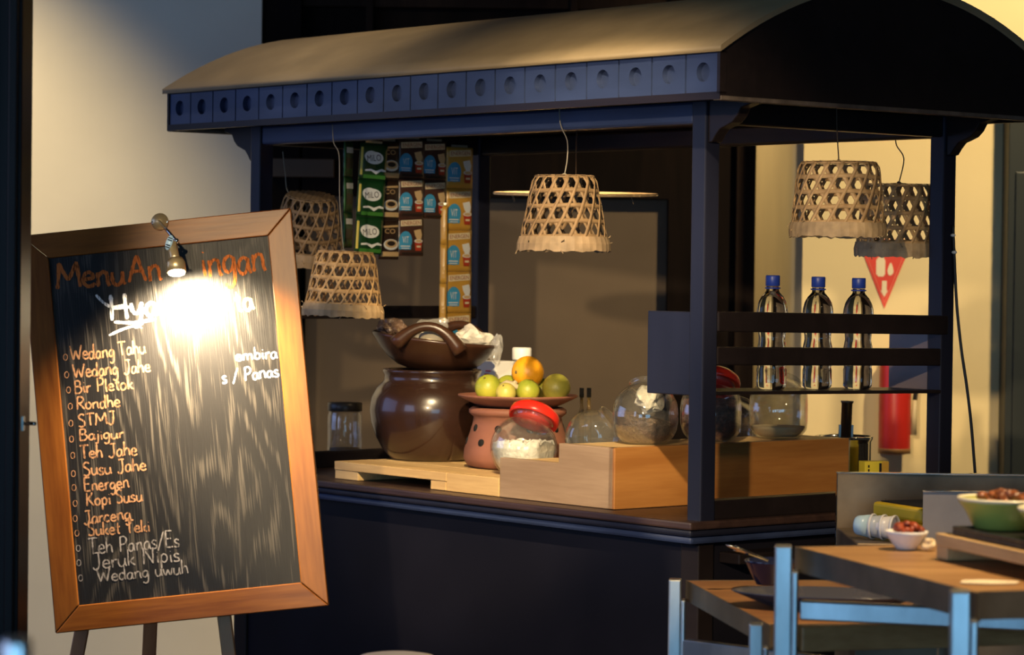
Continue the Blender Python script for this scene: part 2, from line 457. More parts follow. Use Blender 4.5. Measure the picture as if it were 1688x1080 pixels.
# posts (near front corner at u=-.02..)
LF = L_ - 0.030               # the far front post stands a little in
posts = [(0, 0), (LF, 0), (0, WD), (L_, WD)]
for u, v in posts:
    b = MB(); UB(b, u - PS, u + PS, v - PS, v + PS, ZC - 0.01, ZB1)
    b.build('post', M_NAVYPOST, cart, bevel=0.003)
    # curved bracket carrying the roof overhang
    sgn = -1 if u < 0.5 else 1
    prof = [(0, 0.0), (0, -0.085), (0.012, -0.083), (0.022, -0.070), (0.034, -0.058), (0.052, -0.052), (0.068, -0.046), (0.082, -0.034), (0.092, -0.018), (0.125, -0.010), (0.125, 0.0)]
    b = MB()
    poly = [(-(u + sgn * (PS + p)), ZB1 + z) for p, z in prof]
    b.prism(poly, v - 0.014, v + 0.014, 'y')
    b.build('bracket', M_BLACK, cart, bevel=0.002)
# beams
for v in (0, WD):
    b = MB(); UB(b, PS, (L_ if v else LF) - PS, v - 0.016, v + 0.016, ZB0, ZB1 - 0.001)
    b.build('long_beam', M_NAVY if v == 0 else M_BLACK, cart, bevel=0.006)
for u in (0, L_):
    b = MB(); b.bar((-(LF if u else u), PS, (ZB0 + ZB1) / 2), (-u, WD - PS, (ZB0 + ZB1) / 2), 0.032, ZB1 - ZB0 - .002)
    b.build('end_beam', M_BLACK, cart, bevel=0.004)
# roof
E, V0 = 0.179, 0.134
vm, hw = WD / 2, WD / 2 + V0
def arch(v, z0=ZF + 0.004, zt=1.978): return zt - (zt - z0) * ((v - vm) / hw) ** 2
b = MB(); UB(b, -E + .003, L_ + E - .003, -V0 + .003, WD + V0 - .003, ZB1, ZB1 + 0.010)
b.build('soffit', M_BLACK, cart)
b = MB()
N = 28
pts = [(-V0 - 0.012 + (WD + 2 * V0 + 0.024) * i / N) for i in range(N + 1)]
top = [(v, arch(v) + 0.012) for v in pts]; bot = [(v, arch(v)) for v in pts]
poly = top + bot[::-1]
n = len(poly)
xs0, xs1 = -(L_ + E + 0.012), E + 0.012
vs = [(xs0, p[0], p[1]) for p in poly] + [(xs1, p[0], p[1]) for p in poly]
fs = []
for i in range(N):
    fs.append((i, i + 1, n + i + 1, n + i)); j = N + 1 + i; fs.append((j, j + 1, n + j + 1, n + j))
    for o in (0, n):
        fs.append((o + i, o + i + 1, o + n - 2 - i, o + n - 1 - i))
fs.append((0, n - 1, 2 * n - 1, n)); fs.append((N, N + 1, n + N + 1, n + N))
b.add(vs, fs, 0, False)
ro = b.build('roof_cover', M_ROOF, cart)
for p in ro.data.polygons: p.use_smooth = abs(p.normal.x) < 0.5 and p.area > 0.01
for u0, u1 in ((-E - .001, -E + 0.016), (L_ + E - 0.016, L_ + E + .001)):
    b = MB()
    pl = [(v, min(arch(v) - 0.0005, 3)) for v in [-V0 + 0.002 + (WD + 2 * V0 - .004) * i / 24 for i in range(25)]]
    poly = [(-V0 + .002, ZB1 - 0.004)] + pl + [(WD + V0 - .002, ZB1 - 0.004)]
    # local x = -u
    b.prism([(p[0], p[1]) for p in poly][::-1], -u1, -u0, 'x')
    b.build('gable_board', M_BLACK, cart)
    b = MB(); UB(b, u0 - .003, u1 + .003, -V0 - .002, WD + V0 + .002, ZB1 - 0.012, ZB1 - 0.003)
    b.build('gable_edge_strip', M_EDGE, cart, bevel=0.002)
# fascias with a row of round recesses between grooves
def fascia(vface, sgn):
    b = MB(); n = 20; x0 = -(L_ + E); wl = (L_ + 2 * E) / n; g = 0.0022
    za, zb = ZB1 + 0.004, ZF - 0.004
    r = 0.0185; dep = 0.013; seg = 28
    def y(d): return vface + sgn * d
    for k in range(n):
        xa, xb = x0 + wl * k + g, x0 + wl * (k + 1) - g
        cx, cz = (xa + xb) / 2, (za + zb) / 2 + 0.002
        outer = []; 
        for i in range(seg):
            a = 2 * pi * i / seg; c, s_ = cos(a), sin(a)
            hx, hz = (xb - xa) / 2, (zb - za) / 2
            t = min(hx / abs(c) if abs(c) > 1e-6 else 9, hz / abs(s_) if abs(s_) > 1e-6 else 9)
            outer.append((cx + c * t, (za + zb) / 2 + s_ * t))
        # snap corners
        for cxn, czn in ((xa, za), (xb, za), (xb, zb), (xa, zb)):
            i = min(range(seg), key=lambda i: (outer[i][0] - cxn) ** 2 + (outer[i][1] - czn) ** 2)
            outer[i] = (cxn, czn)
        vs = [(p[0], y(0), p[1]) for p in outer]
        vs += [(cx + r * cos(2 * pi * i / seg), y(0), cz + r * sin(2 * pi * i / seg)) for i in range(seg)]
        vs += [(cx + r * cos(2 * pi * i / seg), y(dep), cz + r * sin(2 * pi * i / seg)) for i in range(seg)]
        vs += [(p[0], y(0.005), p[1]) for p in outer]
        fs = []
        for i in range(seg):
            j = (i + 1) % seg
            fs.append((i, j, seg + j, seg + i)); fs.append((seg + i, seg + j, 2 * seg + j, 2 * seg + i)); fs.append((i, 3*seg+i, 3*seg+j, j))
        fs.append(tuple(range(2 * seg, 3 * seg)))
        b.add(vs, fs)
    ya, yb = sorted((y(dep + .0005), y(dep + 0.006)))
    b.box(x0, -x0 - L_, ya, yb, ZB1, ZF + .002, 1)
    # plain lips above and below the row
    ya, yb = sorted((y(-0.004), y(dep)))
    b.box(x0 - .002, E + .002, ya, yb, ZF - 0.0045, ZF + 0.003, 1)
    b.box(x0 - .002, E + .002, ya, yb, ZB1 - 0.010, ZB1 + 0.0045, 1)
    for xe in (x0 - 0.002, E - 0.006):
        b.box(xe, xe + 0.008, ya, yb, ZB1, ZF, 1)
    return b.build('fascia', [M_NAVY, M_BLACK], cart)
fascia(-V0, 1)
fascia(WD + V0, -1)
# counter: top board, rounded nosing and a lower moulding
b = MB(); UB(b, -0.035, L_ + 0.24, -0.06, WD + 0.24, ZC - 0.016, ZC)
b.build('counter_top', M_COUNTER, cart, bevel=0.004)
b = MB(); UB(b, -0.030, L_ + 0.235, -0.055, WD + 0.235, ZC - 0.030, ZC - 0.0165)
b.build('counter_nosing', M_NAVYPOST, cart, bevel=0.005)
b = MB(); UB(b, -0.022, L_ + 0.2, -0.047, WD + 0.2, ZC - 0.046, ZC - 0.0305)
b.build('counter_moulding', M_NAVY, cart, bevel=0.006)
b = MB(); UB(b, 0.0, L_ + 0.05, -0.005, WD + 0.02, 0.14, ZC - 0.047)
b.build('body', mat('near_black_panel', (0.008,0.0075,0.012), rough=0.3, spec=0.3, var=0.3, scale=4), cart, bevel=0.003)
for u in (0.0, L_ + 0.01):
    b = MB(); UB(b, u - 0.008, u + 0.045, -0.012, 0.03, 0.12, ZC - 0.048)
    b.build('body_corner_post', M_BLACK, cart, bevel=0.003)
# lower ledge along the near end
b = MB(); UB(b, -0.06, -0.001, 0.05, WD + 0.02, ZC - 0.088, ZC - 0.066)
b.build('end_ledge', M_BLACK, cart, bevel=0.003)
b = MB(); UB(b, -0.05, L_ + 0.08, -0.04, WD + 0.05, 0.0, 0.135)
b.build('plinth', M_BLACK, cart, bevel=0.004)
# curbs at both ends, rail at the far end
for u in (0, L_):
    b = MB(); b.bar((-(LF if u else u), PS, ZC + .0195), (-u, WD - PS, ZC + .0195), 0.032, 0.041)
    b.build('curb_rail', M_BLACK, cart, bevel=0.004)
b = MB(); b.bar((-LF, PS, 1.291), (-L_, WD - PS, 1.291), 0.028, 0.032)
b.build('end_rail', M_BLACK, cart, bevel=0.003)
# bottle rack between the two near posts
SAG = 0.010
rack = bpy.data.objects.new('bottle_rack', None); COL.objects.link(rack); rack.parent = cart
def rackbar(u0, u1, z0, z1, v0=PS - .002, v1=WD - PS + .002):
    b = MB(); vs = []
    for v in (v0, v1):
        d = -SAG * v / WD
        vs += [(-u0, v, z0 + d), (-u1, v, z0 + d), (-u1, v, z1 + d), (-u0, v, z1 + d)]
    b.add(vs, [(0,1,2,3),(7,6,5,4),(0,4,5,1),(1,5,6,2),(2,6,7,3),(3,7,4,0)])
    return b
RZ = 1.4
rackbar(-0.022, 0.0, RZ - 0.117, RZ - 0.076, PS - 0.0, WD + 0.0).build('rack_rail', M_BLACK, rack, bevel=0.003)
rackbar(-0.020, 0.0, RZ - 0.184, RZ - 0.147, PS, WD - PS).build('rack_rail', M_BLACK, rack, bevel=0.003)
rackbar(-0.020, 0.13, RZ - 0.243, RZ - 0.236).build('rack_shelf', M_BLACK, rack, bevel=0.0015)
b = MB(); UB(b, PS + .0005, 0.152, -0.012, -0.002, RZ - 0.246, RZ - 0.078)
b.build('rack_side', M_NAVYPOST, rack, bevel=0.002)
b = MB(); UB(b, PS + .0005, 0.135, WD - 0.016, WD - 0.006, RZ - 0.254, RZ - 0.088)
b.build('rack_side', mat('lit_rack_side', (0.13,0.10,0.095), rough=0.3), rack, bevel=0.002)  # lighter than its twin: warm light on the inner face put into colour
# black cable hanging from the rear near post
b = MB()
cp = [P(x, y, 5.93) for x, y in ((1571, 372), (1573, 420), (1577, 500), (1584, 570), (1594, 640), (1601, 700), (1607, 775), (1612, 840))]
b.tube(catmull(cp, 6), 0.0032, 8)
# little cable clips
for (x, y) in ((1571, 388), (1573, 416)):
    q = P(x, y, 5.93); b.ball(q, 0.006, 0.006, 0.004, 8, 6, 1)
tag(b.build('power_cable', [mat('black_cable', (0.012,0.012,0.012), rough=0.5), M_WHITE]), 'black power cable hanging down from the rear near post of the cart', 'cable')

# ------------------------------------------------------------------ woven bamboo baskets used as shades
M_BAMBOO_D = mat('dimmed_bamboo_strip', (0.21,0.128,0.060), rough=0.65, var=0.4, scale=40, col2=(0.15,0.09,0.042))  # same bamboo, darkened: weaker light on some baskets put into the colour
M_BAMBOO_RD = mat('dimmed_bamboo_rim', (0.26,0.175,0.10), rough=0.65, var=0.4, scale=30)
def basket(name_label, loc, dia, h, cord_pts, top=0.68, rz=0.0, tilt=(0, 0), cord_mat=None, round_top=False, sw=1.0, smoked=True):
    "loc = centre of the lower rim; cord_pts in world, last one at the basket top"
    t = thing('bamboo_basket', name_label, 'basket', loc, rz, None)
    t.rotation_euler = (tilt[0], tilt[1], rz)
    r0, r1 = dia / 2, dia / 2 * top
    rimh = h * 0.19
    def R(z):
        q = z / h
        r = r0 + (r1 - r0) * q
        if round_top: r = r0 + (r1 - r0) * (0.75 * q + 0.25 * q ** 4)
        if q > 0.94: r -= (q - 0.94) / 0.06 * 0.006
        return r
    b = MB()
    def strip(fn, n, w, off, m=0, closed=False):
        # ribbon along fn(t)->(angle, z), w measured across it on the surface
        vs = []; fs = []
        for i in range(n + 1):
            a, z = fn(i / n); a2, z2 = fn(min(1, i / n + 0.01)); a1, z1 = fn(max(0, i / n - 0.01))
            r = R(z)
            du, dz = (a2 - a1) * r, z2 - z1
            ln = sqrt(du * du + dz * dz) or 1
            nu, nz_ = -dz / ln, du / ln
            for s_ in (-1, 1):
                aa = a + s_ * nu * w / 2 / r; zz = min(max(z + s_ * nz_ * w / 2, 0), h)
                rr = R(zz) + off
                vs.append((rr * cos(aa), rr * sin(aa), zz))
            if i: fs.append((2*i-2, 2*i-1, 2*i+1, 2*i))
        b.add(vs, fs, m, True)
    nd = 17
    row = (h - rimh) / 4
    H0, H1 = rimh - 0.5 * row, h * 0.985
    tw = 2 * pi / nd * 0.5 * (H1 - H0) / row
    for k in range(nd):
        a0 = 2 * pi * k / nd + random.uniform(-.02, .02)
        strip(lambda t, a0=a0: (a0 + tw * t, H0 + (H1 - H0) * t), 14, 0.0078 * sw * random.uniform(.8, 1.15), 0.0006)
        strip(lambda t, a0=a0: (a0 - tw * t, H0 + (H1 - H0) * t), 14, 0.0078 * sw * random.uniform(.8, 1.15), -0.0006)
    for j in range(4):
        z = rimh + row * j
        strip(lambda t, z=z: (2 * pi * t, z + 0.0012 * sin(6 * pi * t)), 48, 0.0088, 0.0)
    w = b.build('weave', M_BAMBOO_D if smoked else M_BAMBOO, t, solid=0.0011)
    # plaited rim band with a ragged lower edge
    b = MB(); vs = []; fs = []; n = 72
    for i in range(n):
        a = 2 * pi * i / n
        for z, dr in ((0 + random.uniform(-.003, .002), 0.0015), (rimh * .5, 0.0035), (rimh, 0.0015)):
            rr = R(max(z, 0)) + dr + 0.0008 * (i % 2)
            vs.append((rr * cos(a), rr * sin(a), z))
        j = (i + 1) % n
        for q in (0, 1): fs.append((3*i+q, 3*j+q, 3*j+q+1, 3*i+q+1))
    b.add(vs, fs, 0, False)
    for k in range(14):
        a = random.uniform(0, 2 * pi); rr = R(0) + 0.002
        z = random.choice((0.0, rimh, rimh * .6))
        b.tube([(rr*cos(a), rr*sin(a), z), ((rr+.004)*cos(a+.05), (rr+.004)*sin(a+.05), z - random.uniform(-.006, .009))], 0.0005, 4)
    b.build('rim', M_BAMBOO_RD if smoked else M_BAMBOO_R, t, solid=0.0016)
    # woven top
    b = MB()
    rt = R(h) + 0.0005
    for k in range(9):
        x = -rt + 2 * rt * (k + 0.5) / 9
        half = sqrt(max(rt * rt - x * x, 0))
        b.box(x - 0.0042, x + 0.0042, -half, half, h - 0.0012, h - 0.0002)
        b.box(-half, half, x - 0.0042, x + 0.0042, h - 0.0002, h + 0.0008)
    vs = [((rt+.0015) * cos(2*pi*i/40), (rt+.0015) * sin(2*pi*i/40), h - .004) for i in range(40)]
    b.tube(vs, 0.0022, 6, closed=True)
    b.build('woven_top', M_BAMBOO_D if smoked else M_BAMBOO, t)
    # cord, in the basket's own space
    Mi = (Matrix.Translation(loc) @ t.rotation_euler.to_matrix().to_4x4()).inverted()
    b = MB(); pts = [Mi @ Vector(p) for p in cord_pts]
    b.tube(catmull(pts, 5), 0.0013, 6)
    b.ball(pts[-1], 0.005, 0.005, 0.004, 8, 6)
    for k in range(3):
        a = k * 2.1 + 0.4
        b.tube([pts[-1], pts[-1] + Vector((0.02 * cos(a), 0.02 * sin(a), -0.001))], 0.0008, 4)
    b.build('cord', cord_mat or M_CORD, t)
    return t
def bas(label, px, py_bot, Z, dia, h, cord_px, **k):
    loc = P(px, py_bot, Z)
    pts = [P(x, y, Z + dz) for x, y, dz in cord_px]
    pts.append(Vector((loc.x, loc.y, loc.z + h + 0.002)))
    return basket(label, loc, dia, h, pts, **k)
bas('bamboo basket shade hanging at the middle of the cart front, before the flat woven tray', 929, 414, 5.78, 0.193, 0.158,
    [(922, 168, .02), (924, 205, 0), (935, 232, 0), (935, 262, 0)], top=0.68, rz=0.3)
bas('bright bamboo basket shade beside the right edge of the menu board, lower of two', 565, 522, 6.36, 0.186, 0.150,
    [(548, 205, .02), (550, 235, 0), (559, 257, 0), (560, 330, 0)], top=0.72, rz=0.9, tilt=(0.02, 0.03), sw=0.7, smoked=False)
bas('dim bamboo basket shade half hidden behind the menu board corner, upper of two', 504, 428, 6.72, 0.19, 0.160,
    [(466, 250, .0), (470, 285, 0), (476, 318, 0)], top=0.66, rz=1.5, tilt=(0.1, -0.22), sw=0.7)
bas('large bamboo basket shade hanging above the water bottles at the near end', 1381, 391, 5.70, 0.195, 0.155,
    [(1379, 170, 0), (1380, 220, 0)], top=0.84, rz=0.2, cord_mat=M_CORD_D, round_top=True, smoked=False)
bas('bamboo basket shade hanging before the red triangle sign, partly behind the rear post', 1480, 422, 6.05, 0.186, 0.158,
    [(1476, 222, 0), (1478, 240, 0), (1490, 262, 0)], top=0.80, rz=2.2, tilt=(-0.02, -0.03), cord_mat=M_CORD_D, round_top=True, smoked=False)
# flat woven tray hung level under the roof
tc = P(949, 320, 6.30)
t = thing('woven_tray', 'flat round woven tray hung level behind the middle basket, seen edge on', 'tray', tc)
t.rotation_euler = (radians(2.5), 0, 0)
b = MB(); R_ = 0.186
for k in range(26):
    x = -R_ + 2 * R_ * (k + .5) / 26; half = sqrt(max(R_*R_ - x*x, 0))
    b.box(x - .0066, x + .0066, -half, half, -0.001, 0)
    b.box(-half, half, x - .0066, x + .0066, 0, 0.001)
b.build('weave', mat('pale_tray_weave', (0.62,0.43,0.19), rough=0.6, var=0.3, scale=40), t)
b = MB(); b.tube([(R_*cos(2*pi*i/56), R_*sin(2*pi*i/56), 0) for i in range(56)], 0.0035, 8, closed=True)
for a in (2.9, -0.6, 3.3): b.tube([(R_*.8*cos(a), R_*.8*sin(a), 0), (R_*.8*cos(a) + .006, R_*.8*sin(a), -0.02)], 0.0008, 4)
b.build('rim', M_BAMBOO_R, t)
b = MB(); b.tube([(0, 0, .001), (0, -.002, ZB1 - tc.z)], 0.001, 5)
b.build('hanging_string', M_CORD_D, t)
# ================================================================== goods on the counter
def on(u, v, z): return CW(u, v, z)
# ---- stepped pine crate
cr = thing('pine_crate', 'stepped pine crate with a notched front board under the glass jars', 'crate', CW(0.26, 0.0, ZC), CART_ROT)
# local x = -u: the near end face sits at x=0 and the crate runs to x=-.375
h1, h0 = 0.129, 0.087
b = MB(); b.prism([(-0.375, 0.001), (-0.005, 0.001), (-0.005, h1), (-0.179, h1), (-0.179, h0), (-0.375, h0)], 0.0, 0.018, 'y')
b.build('front_board', M_PINE_G, cr, bevel=0.0015)
b = MB(); b.box(-0.0195, 0.0, 0.0, 0.70, 0.001, h1)
b.build('end_board', M_PINE_O, cr, bevel=0.0015)
b = MB(); b.box(-0.165, -0.02, 0.0185, 0.70, h1 - 0.014, h1 - 0.0005)
b.build('top_board', M_PINE, cr, bevel=0.0015)
b = MB(); b.box(-0.32, -0.1655, 0.0185, 0.70, h0 - 0.014, h0 - 0.001)
b.build('step_board', M_PINE, cr, bevel=0.0015)
b = MB(); b.box(-0.165, -0.150, 0.0185, 0.70, 0.001, h1 - 0.0145); b.build('inner_board', M_PINE, cr)
b = MB(); b.box(-0.315, -0.30, 0.0185, 0.70, 0.001, h0 - 0.0145); b.build('inner_board', M_PINE, cr)
# ---- low pine platform the pot and stove stand on
hp = 0.042
pl = thing('pine_platform', 'low slatted pine platform under the dark clay pot', 'platform', CW(0.637, 0.0, ZC), CART_ROT)
b = MB(); b.prism([(-0.185, 0.001), (-0.001, 0.001), (-0.001, hp), (-0.185, hp)], 0.0, 0.02, 'y')
b.build('front_block', M_PINE, pl, bevel=0.0015)
for k in range(4):
    b = MB(); y0 = 0.021 + 0.098 * k
    b.box(-0.61, -0.001, y0, y0 + 0.092, hp - 0.02, hp)
    b.build('slat', M_PINE, pl, bevel=0.0015)
b = MB(); b.box(-0.61, -0.186, 0.0, 0.0205, hp - 0.02, hp); b.build('front_slat', M_PINE, pl, bevel=0.0015)
for x0, x1 in ((-0.61, -0.52), (-0.245, -0.19)):
    b = MB(); b.box(x0, x1, 0.002, 0.40, 0.001, hp - 0.0205); b.build('bearer', M_PINE, pl, bevel=0.0015)
ZP = ZC + hp + 0.0005

# ---- big dark pot
pt = thing('clay_pot', 'big dark brown round-bellied clay pot on the pine platform', 'pot', CW(1.175, 0.232, ZP))
prof = [(0.0,0.0),(0.085,0.0),(0.098,0.004),(0.115,0.022),(0.132,0.052),(0.144,0.088),(0.148,0.118),(0.144,0.146),(0.132,0.170),(0.121,0.181),(0.114,0.188),(0.113,0.200),(0.116,0.206),(0.118,0.211),(0.116,0.215),(0.108,0.215),(0.100,0.206),(0.098,0.190),(0.12,0.165),(0.134,0.118),(0.12,0.05),(0.085,0.012),(0.0,0.012)]
b = MB(); b.lathe(prof, 72); b.build('body', M_CLAY_D, pt)
# ---- shallow clay bowl with loop handles, on the pot
cb = thing('clay_bowl', 'wide shallow brown clay bowl with two loop handles, resting tilted on the pot', 'bowl', CW(1.175, 0.232, ZP + 0.211))
cb.rotation_euler = Euler((0.02, radians(6), 0))
prof = [(0.0,0.0),(0.055,0.0),(0.085,0.008),(0.112,0.026),(0.133,0.048),(0.146,0.066),(0.151,0.072),(0.153,0.077),(0.149,0.080),(0.142,0.077),(0.128,0.058),(0.105,0.036),(0.075,0.019),(0.0,0.013)]
b = MB(); b.lathe(prof, 72); b.build('body', M_CLAY_B, cb)
for ang in (-95, 68):
    b = MB(); a = radians(ang)
    rad = Vector((cos(a), sin(a), 0)); tn = Vector((-sin(a), cos(a), 0))
    pts = []
    for k in range(15):
        q = -1 + 2 * k / 14
        pts.append(rad * (0.141 + 0.008 * (1 - q * q)) + tn * (0.076 * q) + Vector((0, 0, 0.060 + 0.050 * (1 - abs(q) ** 2.0))))
    b.tube(pts, [0.019 - 0.008 * sin(pi * k / 14) for k in range(15)], 12)
    b.build('handle', M_CLAY_B, cb)
# plastic packets and a white ball in the bowl
Mb = Matrix.Translation(cb.location) @ cb.rotation_euler.to_matrix().to_4x4()
def crumple(name, label, cat, loc, sx, sy, sz, m, seed, amp=0.35, group=None, rot=0.0):
    rnd = random.Random(seed)
    bm = bmesh.new(); bmesh.ops.create_icosphere(bm, subdivisions=3, radius=1)
    ks = [(Vector((rnd.gauss(0,1), rnd.gauss(0,1), rnd.gauss(0,1))).normalized(), rnd.uniform(1.5, 5), rnd.uniform(0, 6)) for _ in range(9)]
    for v in bm.verts:
        d = v.co.normalized(); q = 1
        for ax, f, ph in ks: q += amp / 5 * sin(f * 2.0 * d.dot(ax) + ph)
        q += rnd.uniform(-.06, .06)
        v.co = Vector((d.x * sx * q, d.y * sy * q, d.z * sz * q))
    me = bpy.data.meshes.new(name); bm.to_mesh(me); bm.free()
    me.materials.append(m)
    o = bpy.data.objects.new(name, me); COL.objects.link(o); o.location = loc; o.rotation_euler = (rnd.uniform(-.3,.3), rnd.uniform(-.3,.3), rot)
    return tag(o, label, cat, group)
M_BAGW = mat('white_bagged_goods', (0.72,0.66,0.56), rough=0.35, var=0.3, scale=30, bump=0.4, bscale=60)
M_FILM = thin_clear('crinkled_film', (0.95, 0.94, 0.92), 0.22, 0.12, 0.7, bump=0.8, bscale=45)
M_BAGD = mat('dark_bagged_spice', (0.16,0.10,0.07), rough=0.22, var=0.6, scale=40, bump=0.5, bscale=60, coat=0.5)
bowlp = lambda x, y, z: Mb @ Vector((x, y, z))
crumple('plastic_packet', 'crinkled packet of dark spice at the far left rim of the clay bowl', 'packet', bowlp(-0.106, -0.005, 0.088), 0.034, 0.036, 0.022, M_BAGD, 3, rot=.5)
crumple('plastic_packet', 'clear crinkled packet behind the front bowl handle', 'packet', bowlp(-0.022, 0.045, 0.092), 0.046, 0.030, 0.026, M_FILM, 5, rot=.2)
crumple('plastic_packet', 'white knotted plastic packet at the right side of the clay bowl', 'packet', bowlp(0.085, -0.005, 0.088), 0.046, 0.036, 0.027, M_BAGW, 9, rot=.2)
crumple('plastic_packet', 'small clear packet spilling over the right rim of the clay bowl', 'packet', bowlp(0.146, -0.045, 0.070), 0.014, 0.012, 0.036, M_FILM, 12)
b = MB(); b.ball((0,0,0), 0.034, 0.032, 0.024, 20, 12)
tag(b.build('white_bun', mat('pale_dough', (0.74,0.62,0.42), rough=0.6), loc=bowlp(-0.005, -0.085, 0.080)), 'pale round bun seen through the front loop handle of the clay bowl', 'bun')

# ---- terracotta stove with a plate of fruit
st_loc = CW(0.865, 0.240, ZP)
stv = thing('terracotta_stove', 'terracotta charcoal stove with round vent holes, left of the front glass jar', 'stove', st_loc)
prof = [(0.0,0.0),(0.098,0.0),(0.116,0.006),(0.124,0.022),(0.122,0.042),(0.112,0.072),(0.104,0.098),(0.101,0.116),(0.106,0.120),(0.112,0.125),(0.112,0.133),(0.105,0.138),(0.096,0.138),(0.09,0.12),(0.10,0.05),(0.09,0.015),(0.0,0.015)]
b = MB(); b.lathe(prof, 64); b.build('body', M_TERRA, stv)
for row, (z, n, off) in enumerate(((0.092, 9, 0.0), (0.060, 9, 0.34))):
    r = 0.1055 if row == 0 else 0.1165
    for k in range(n):
        a = 2 * pi * k / n + off - 2.0
        Mh = Matrix.Translation((r * cos(a), r * sin(a), z)) @ Matrix.Rotation(a, 4, 'Z') @ Matrix.Rotation(pi / 2 - 0.22, 4, 'Y')
        b = MB(); b.lathe([(0.0085, -0.006), (0.0085, 0.0014), (0.0, 0.0014)], 16, 0, True, Mh)
        b.build('vent_hole', M_HOLE, stv)
ZPL = st_loc.z + 0.139
plate = thing('terracotta_plate', 'round terracotta plate of limes and an orange on the stove', 'plate', (st_loc.x, st_loc.y, ZPL))
prof = [(0.0,0.0),(0.085,0.0),(0.100,0.006),(0.125,0.018),(0.137,0.024),(0.138,0.028),(0.133,0.028),(0.118,0.021),(0.095,0.012),(0.0,0.010)]
b = MB(); b.lathe(prof, 64); b.build('body', M_TERRA, plate)
def fruit(name, label, cat, loc, r, m, stem_dir, squash=1.0, group=None):
    t = thing(name, label, cat, loc, random.uniform(0, 6), group)
    t.rotation_euler = Vector(stem_dir).to_track_quat('Z', 'Y').to_euler()
    prof = []
    for i in range(19):
        th = pi * i / 18
        rr = r * sin(th); z = r * squash * cos(th)
        if i < 3: z -= r * 0.05 * (3 - i) / 3
        prof.append((max(rr, 0.0), z))
    b = MB(); b.lathe(prof[::-1], 32); b.build('flesh', m, t)
    b = MB(); b.lathe([(0.0, r*squash*.93), (r * .11, r*squash*.94), (r * .07, r*squash*.99), (0.0, r*squash*1.0)], 12); b.build('stem', M_STEM, t)
    return t
def fpos(px, py, Z): return P(px, py, Z)
Zs = st_loc.y
def lime_at(label, px, dY, r, m, stem, sq=1.0):
    q = P(px, 645, Zs + dY)
    return fruit('lime', label, 'lime', (q.x, q.y, ZPL + .0128 + r), r, m, stem, sq)
lime_at('mottled green and yellow lime at the left end of the plate', 805, -.04, 0.031, M_LIME, (-.3, -.6, .8), 1.03)
lime_at('olive green lime at the right end of the plate', 917, -.03, 0.033, mat('olive_lime_skin', (0.42,0.34,0.05), rough=0.4, var=0.3, scale=9, col2=(0.20,0.20,0.03), bump=0.1, bscale=140), (.8, -.3, -.5), 0.98)
lime_at('yellow lime at the front of the plate, half behind the glass jar', 834, -.088, 0.023, mat('yellow_lime_skin', (0.58,0.48,0.10), rough=0.4, var=0.3, scale=9), (-.3, -.6, .8))
lime_at('yellow green lime low behind the left shoulder of the orange', 837, .027, 0.029, M_LIME, (.2, .6, .8), 1.04)
lime_at('small yellow lime low behind the right shoulder of the orange', 894, .022, 0.026, M_LIME, (.9, .1, .5), 1.04)
lime_at('lime in the middle of the heap, right under the orange', 870, -.062, 0.027, M_LIME, (.4, .1, .9))
q_ = P(870, 614, Zs - .01)
fruit('orange', 'bright orange on top of the heap of limes', 'orange', (q_.x, q_.y, q_.z), 0.0375, M_ORANGE, (-.75, -.62, .02), 0.98)
b = MB()
for pts, r in (([(-.022,0,.004),(-.008,.002,.010),(.006,0,.008),(.02,-.003,.0)], (.006,.009,.008,.006)), ([(-.008,.002,.010),(-.012,-.004,-.004)], (.006,.004)), ([(.006,0,.008),(.014,.0,.016)], (.006,.0045))):
    b.tube(pts, list(r), 10)
tag(b.build('ginger_root', M_GINGER, loc=fpos(841, 640, Zs - .065)), 'knobbly pale ginger root between the left lime and the orange', 'ginger')

# ---- slant-mouthed round glass jars
def penny_jar(label, loc, R, yaw, tilt=0.56, lid=True, lidmat=None, flat=0.84, fill=None):
    t = thing('glass_jar', label, 'jar', loc, yaw)
    Rt = Matrix.Rotation(tilt, 3, 'X')       # mouth leans to local -y ... turned by yaw
    base = 0.80 * R
    th0 = math.asin(0.60)
    out = []
    n = 26
    for i in range(n + 1):
        th = pi - (pi - th0) * i / n
        out.append((max(R * sin(th), 0.0), R * cos(th)))
    neck = [(0.58*R, 0.88*R), (0.63*R, 0.915*R), (0.645*R, 0.96*R), (0.62*R, 0.99*R), (0.575*R, 0.985*R), (0.545*R, 0.90*R)]
    q = 0.955; inn = []
    for i in range(n + 1):
        th = th0 + (pi - th0) * i / n
        inn.append((max(q * R * sin(th), 0.0), q * R * cos(th)))
    prof = out + neck + inn
    b = MB(); b.lathe(prof, 56)
    no = len(out) * 56
    # squash in the jar's standing frame: flat foot, flat front and back
    def sq(p, k):
        x, y, z = p
        zb = -(base - (0 if k else 0.0)) ; m_ = 0.0 if not k else 0.0035
        z = max(z, -base + m_)
        x = min(max(x, -(flat * R - m_)), flat * R - m_)
        return Vector((x, y, z + base))
    nv = []
    for i, p in enumerate(b.v):
        inner = i >= (len(out) + len(neck)) * 56
        nv.append(sq(Rt @ p, inner))
    b.v = nv
    b.build('glass_body', M_GLASS, t)
    if lid:
        b = MB()
        b.lathe([(0.0, .86*R), (0.50*R, 0.86*R), (0.53*R, 0.995*R), (0.70*R, 0.995*R), (0.72*R, 0.93*R), (0.755*R, 0.93*R), (0.77*R, 1.0*R), (0.77*R, 1.10*R), (0.74*R, 1.20*R), (0.60*R, 1.32*R), (0.35*R, 1.40*R), (0.0, 1.43*R)], 48)
        b.v = [Rt @ p + Vector((0, 0, base)) for p in b.v]
        b.build('lid', lidmat or M_RED, t)
    return t, base, Rt
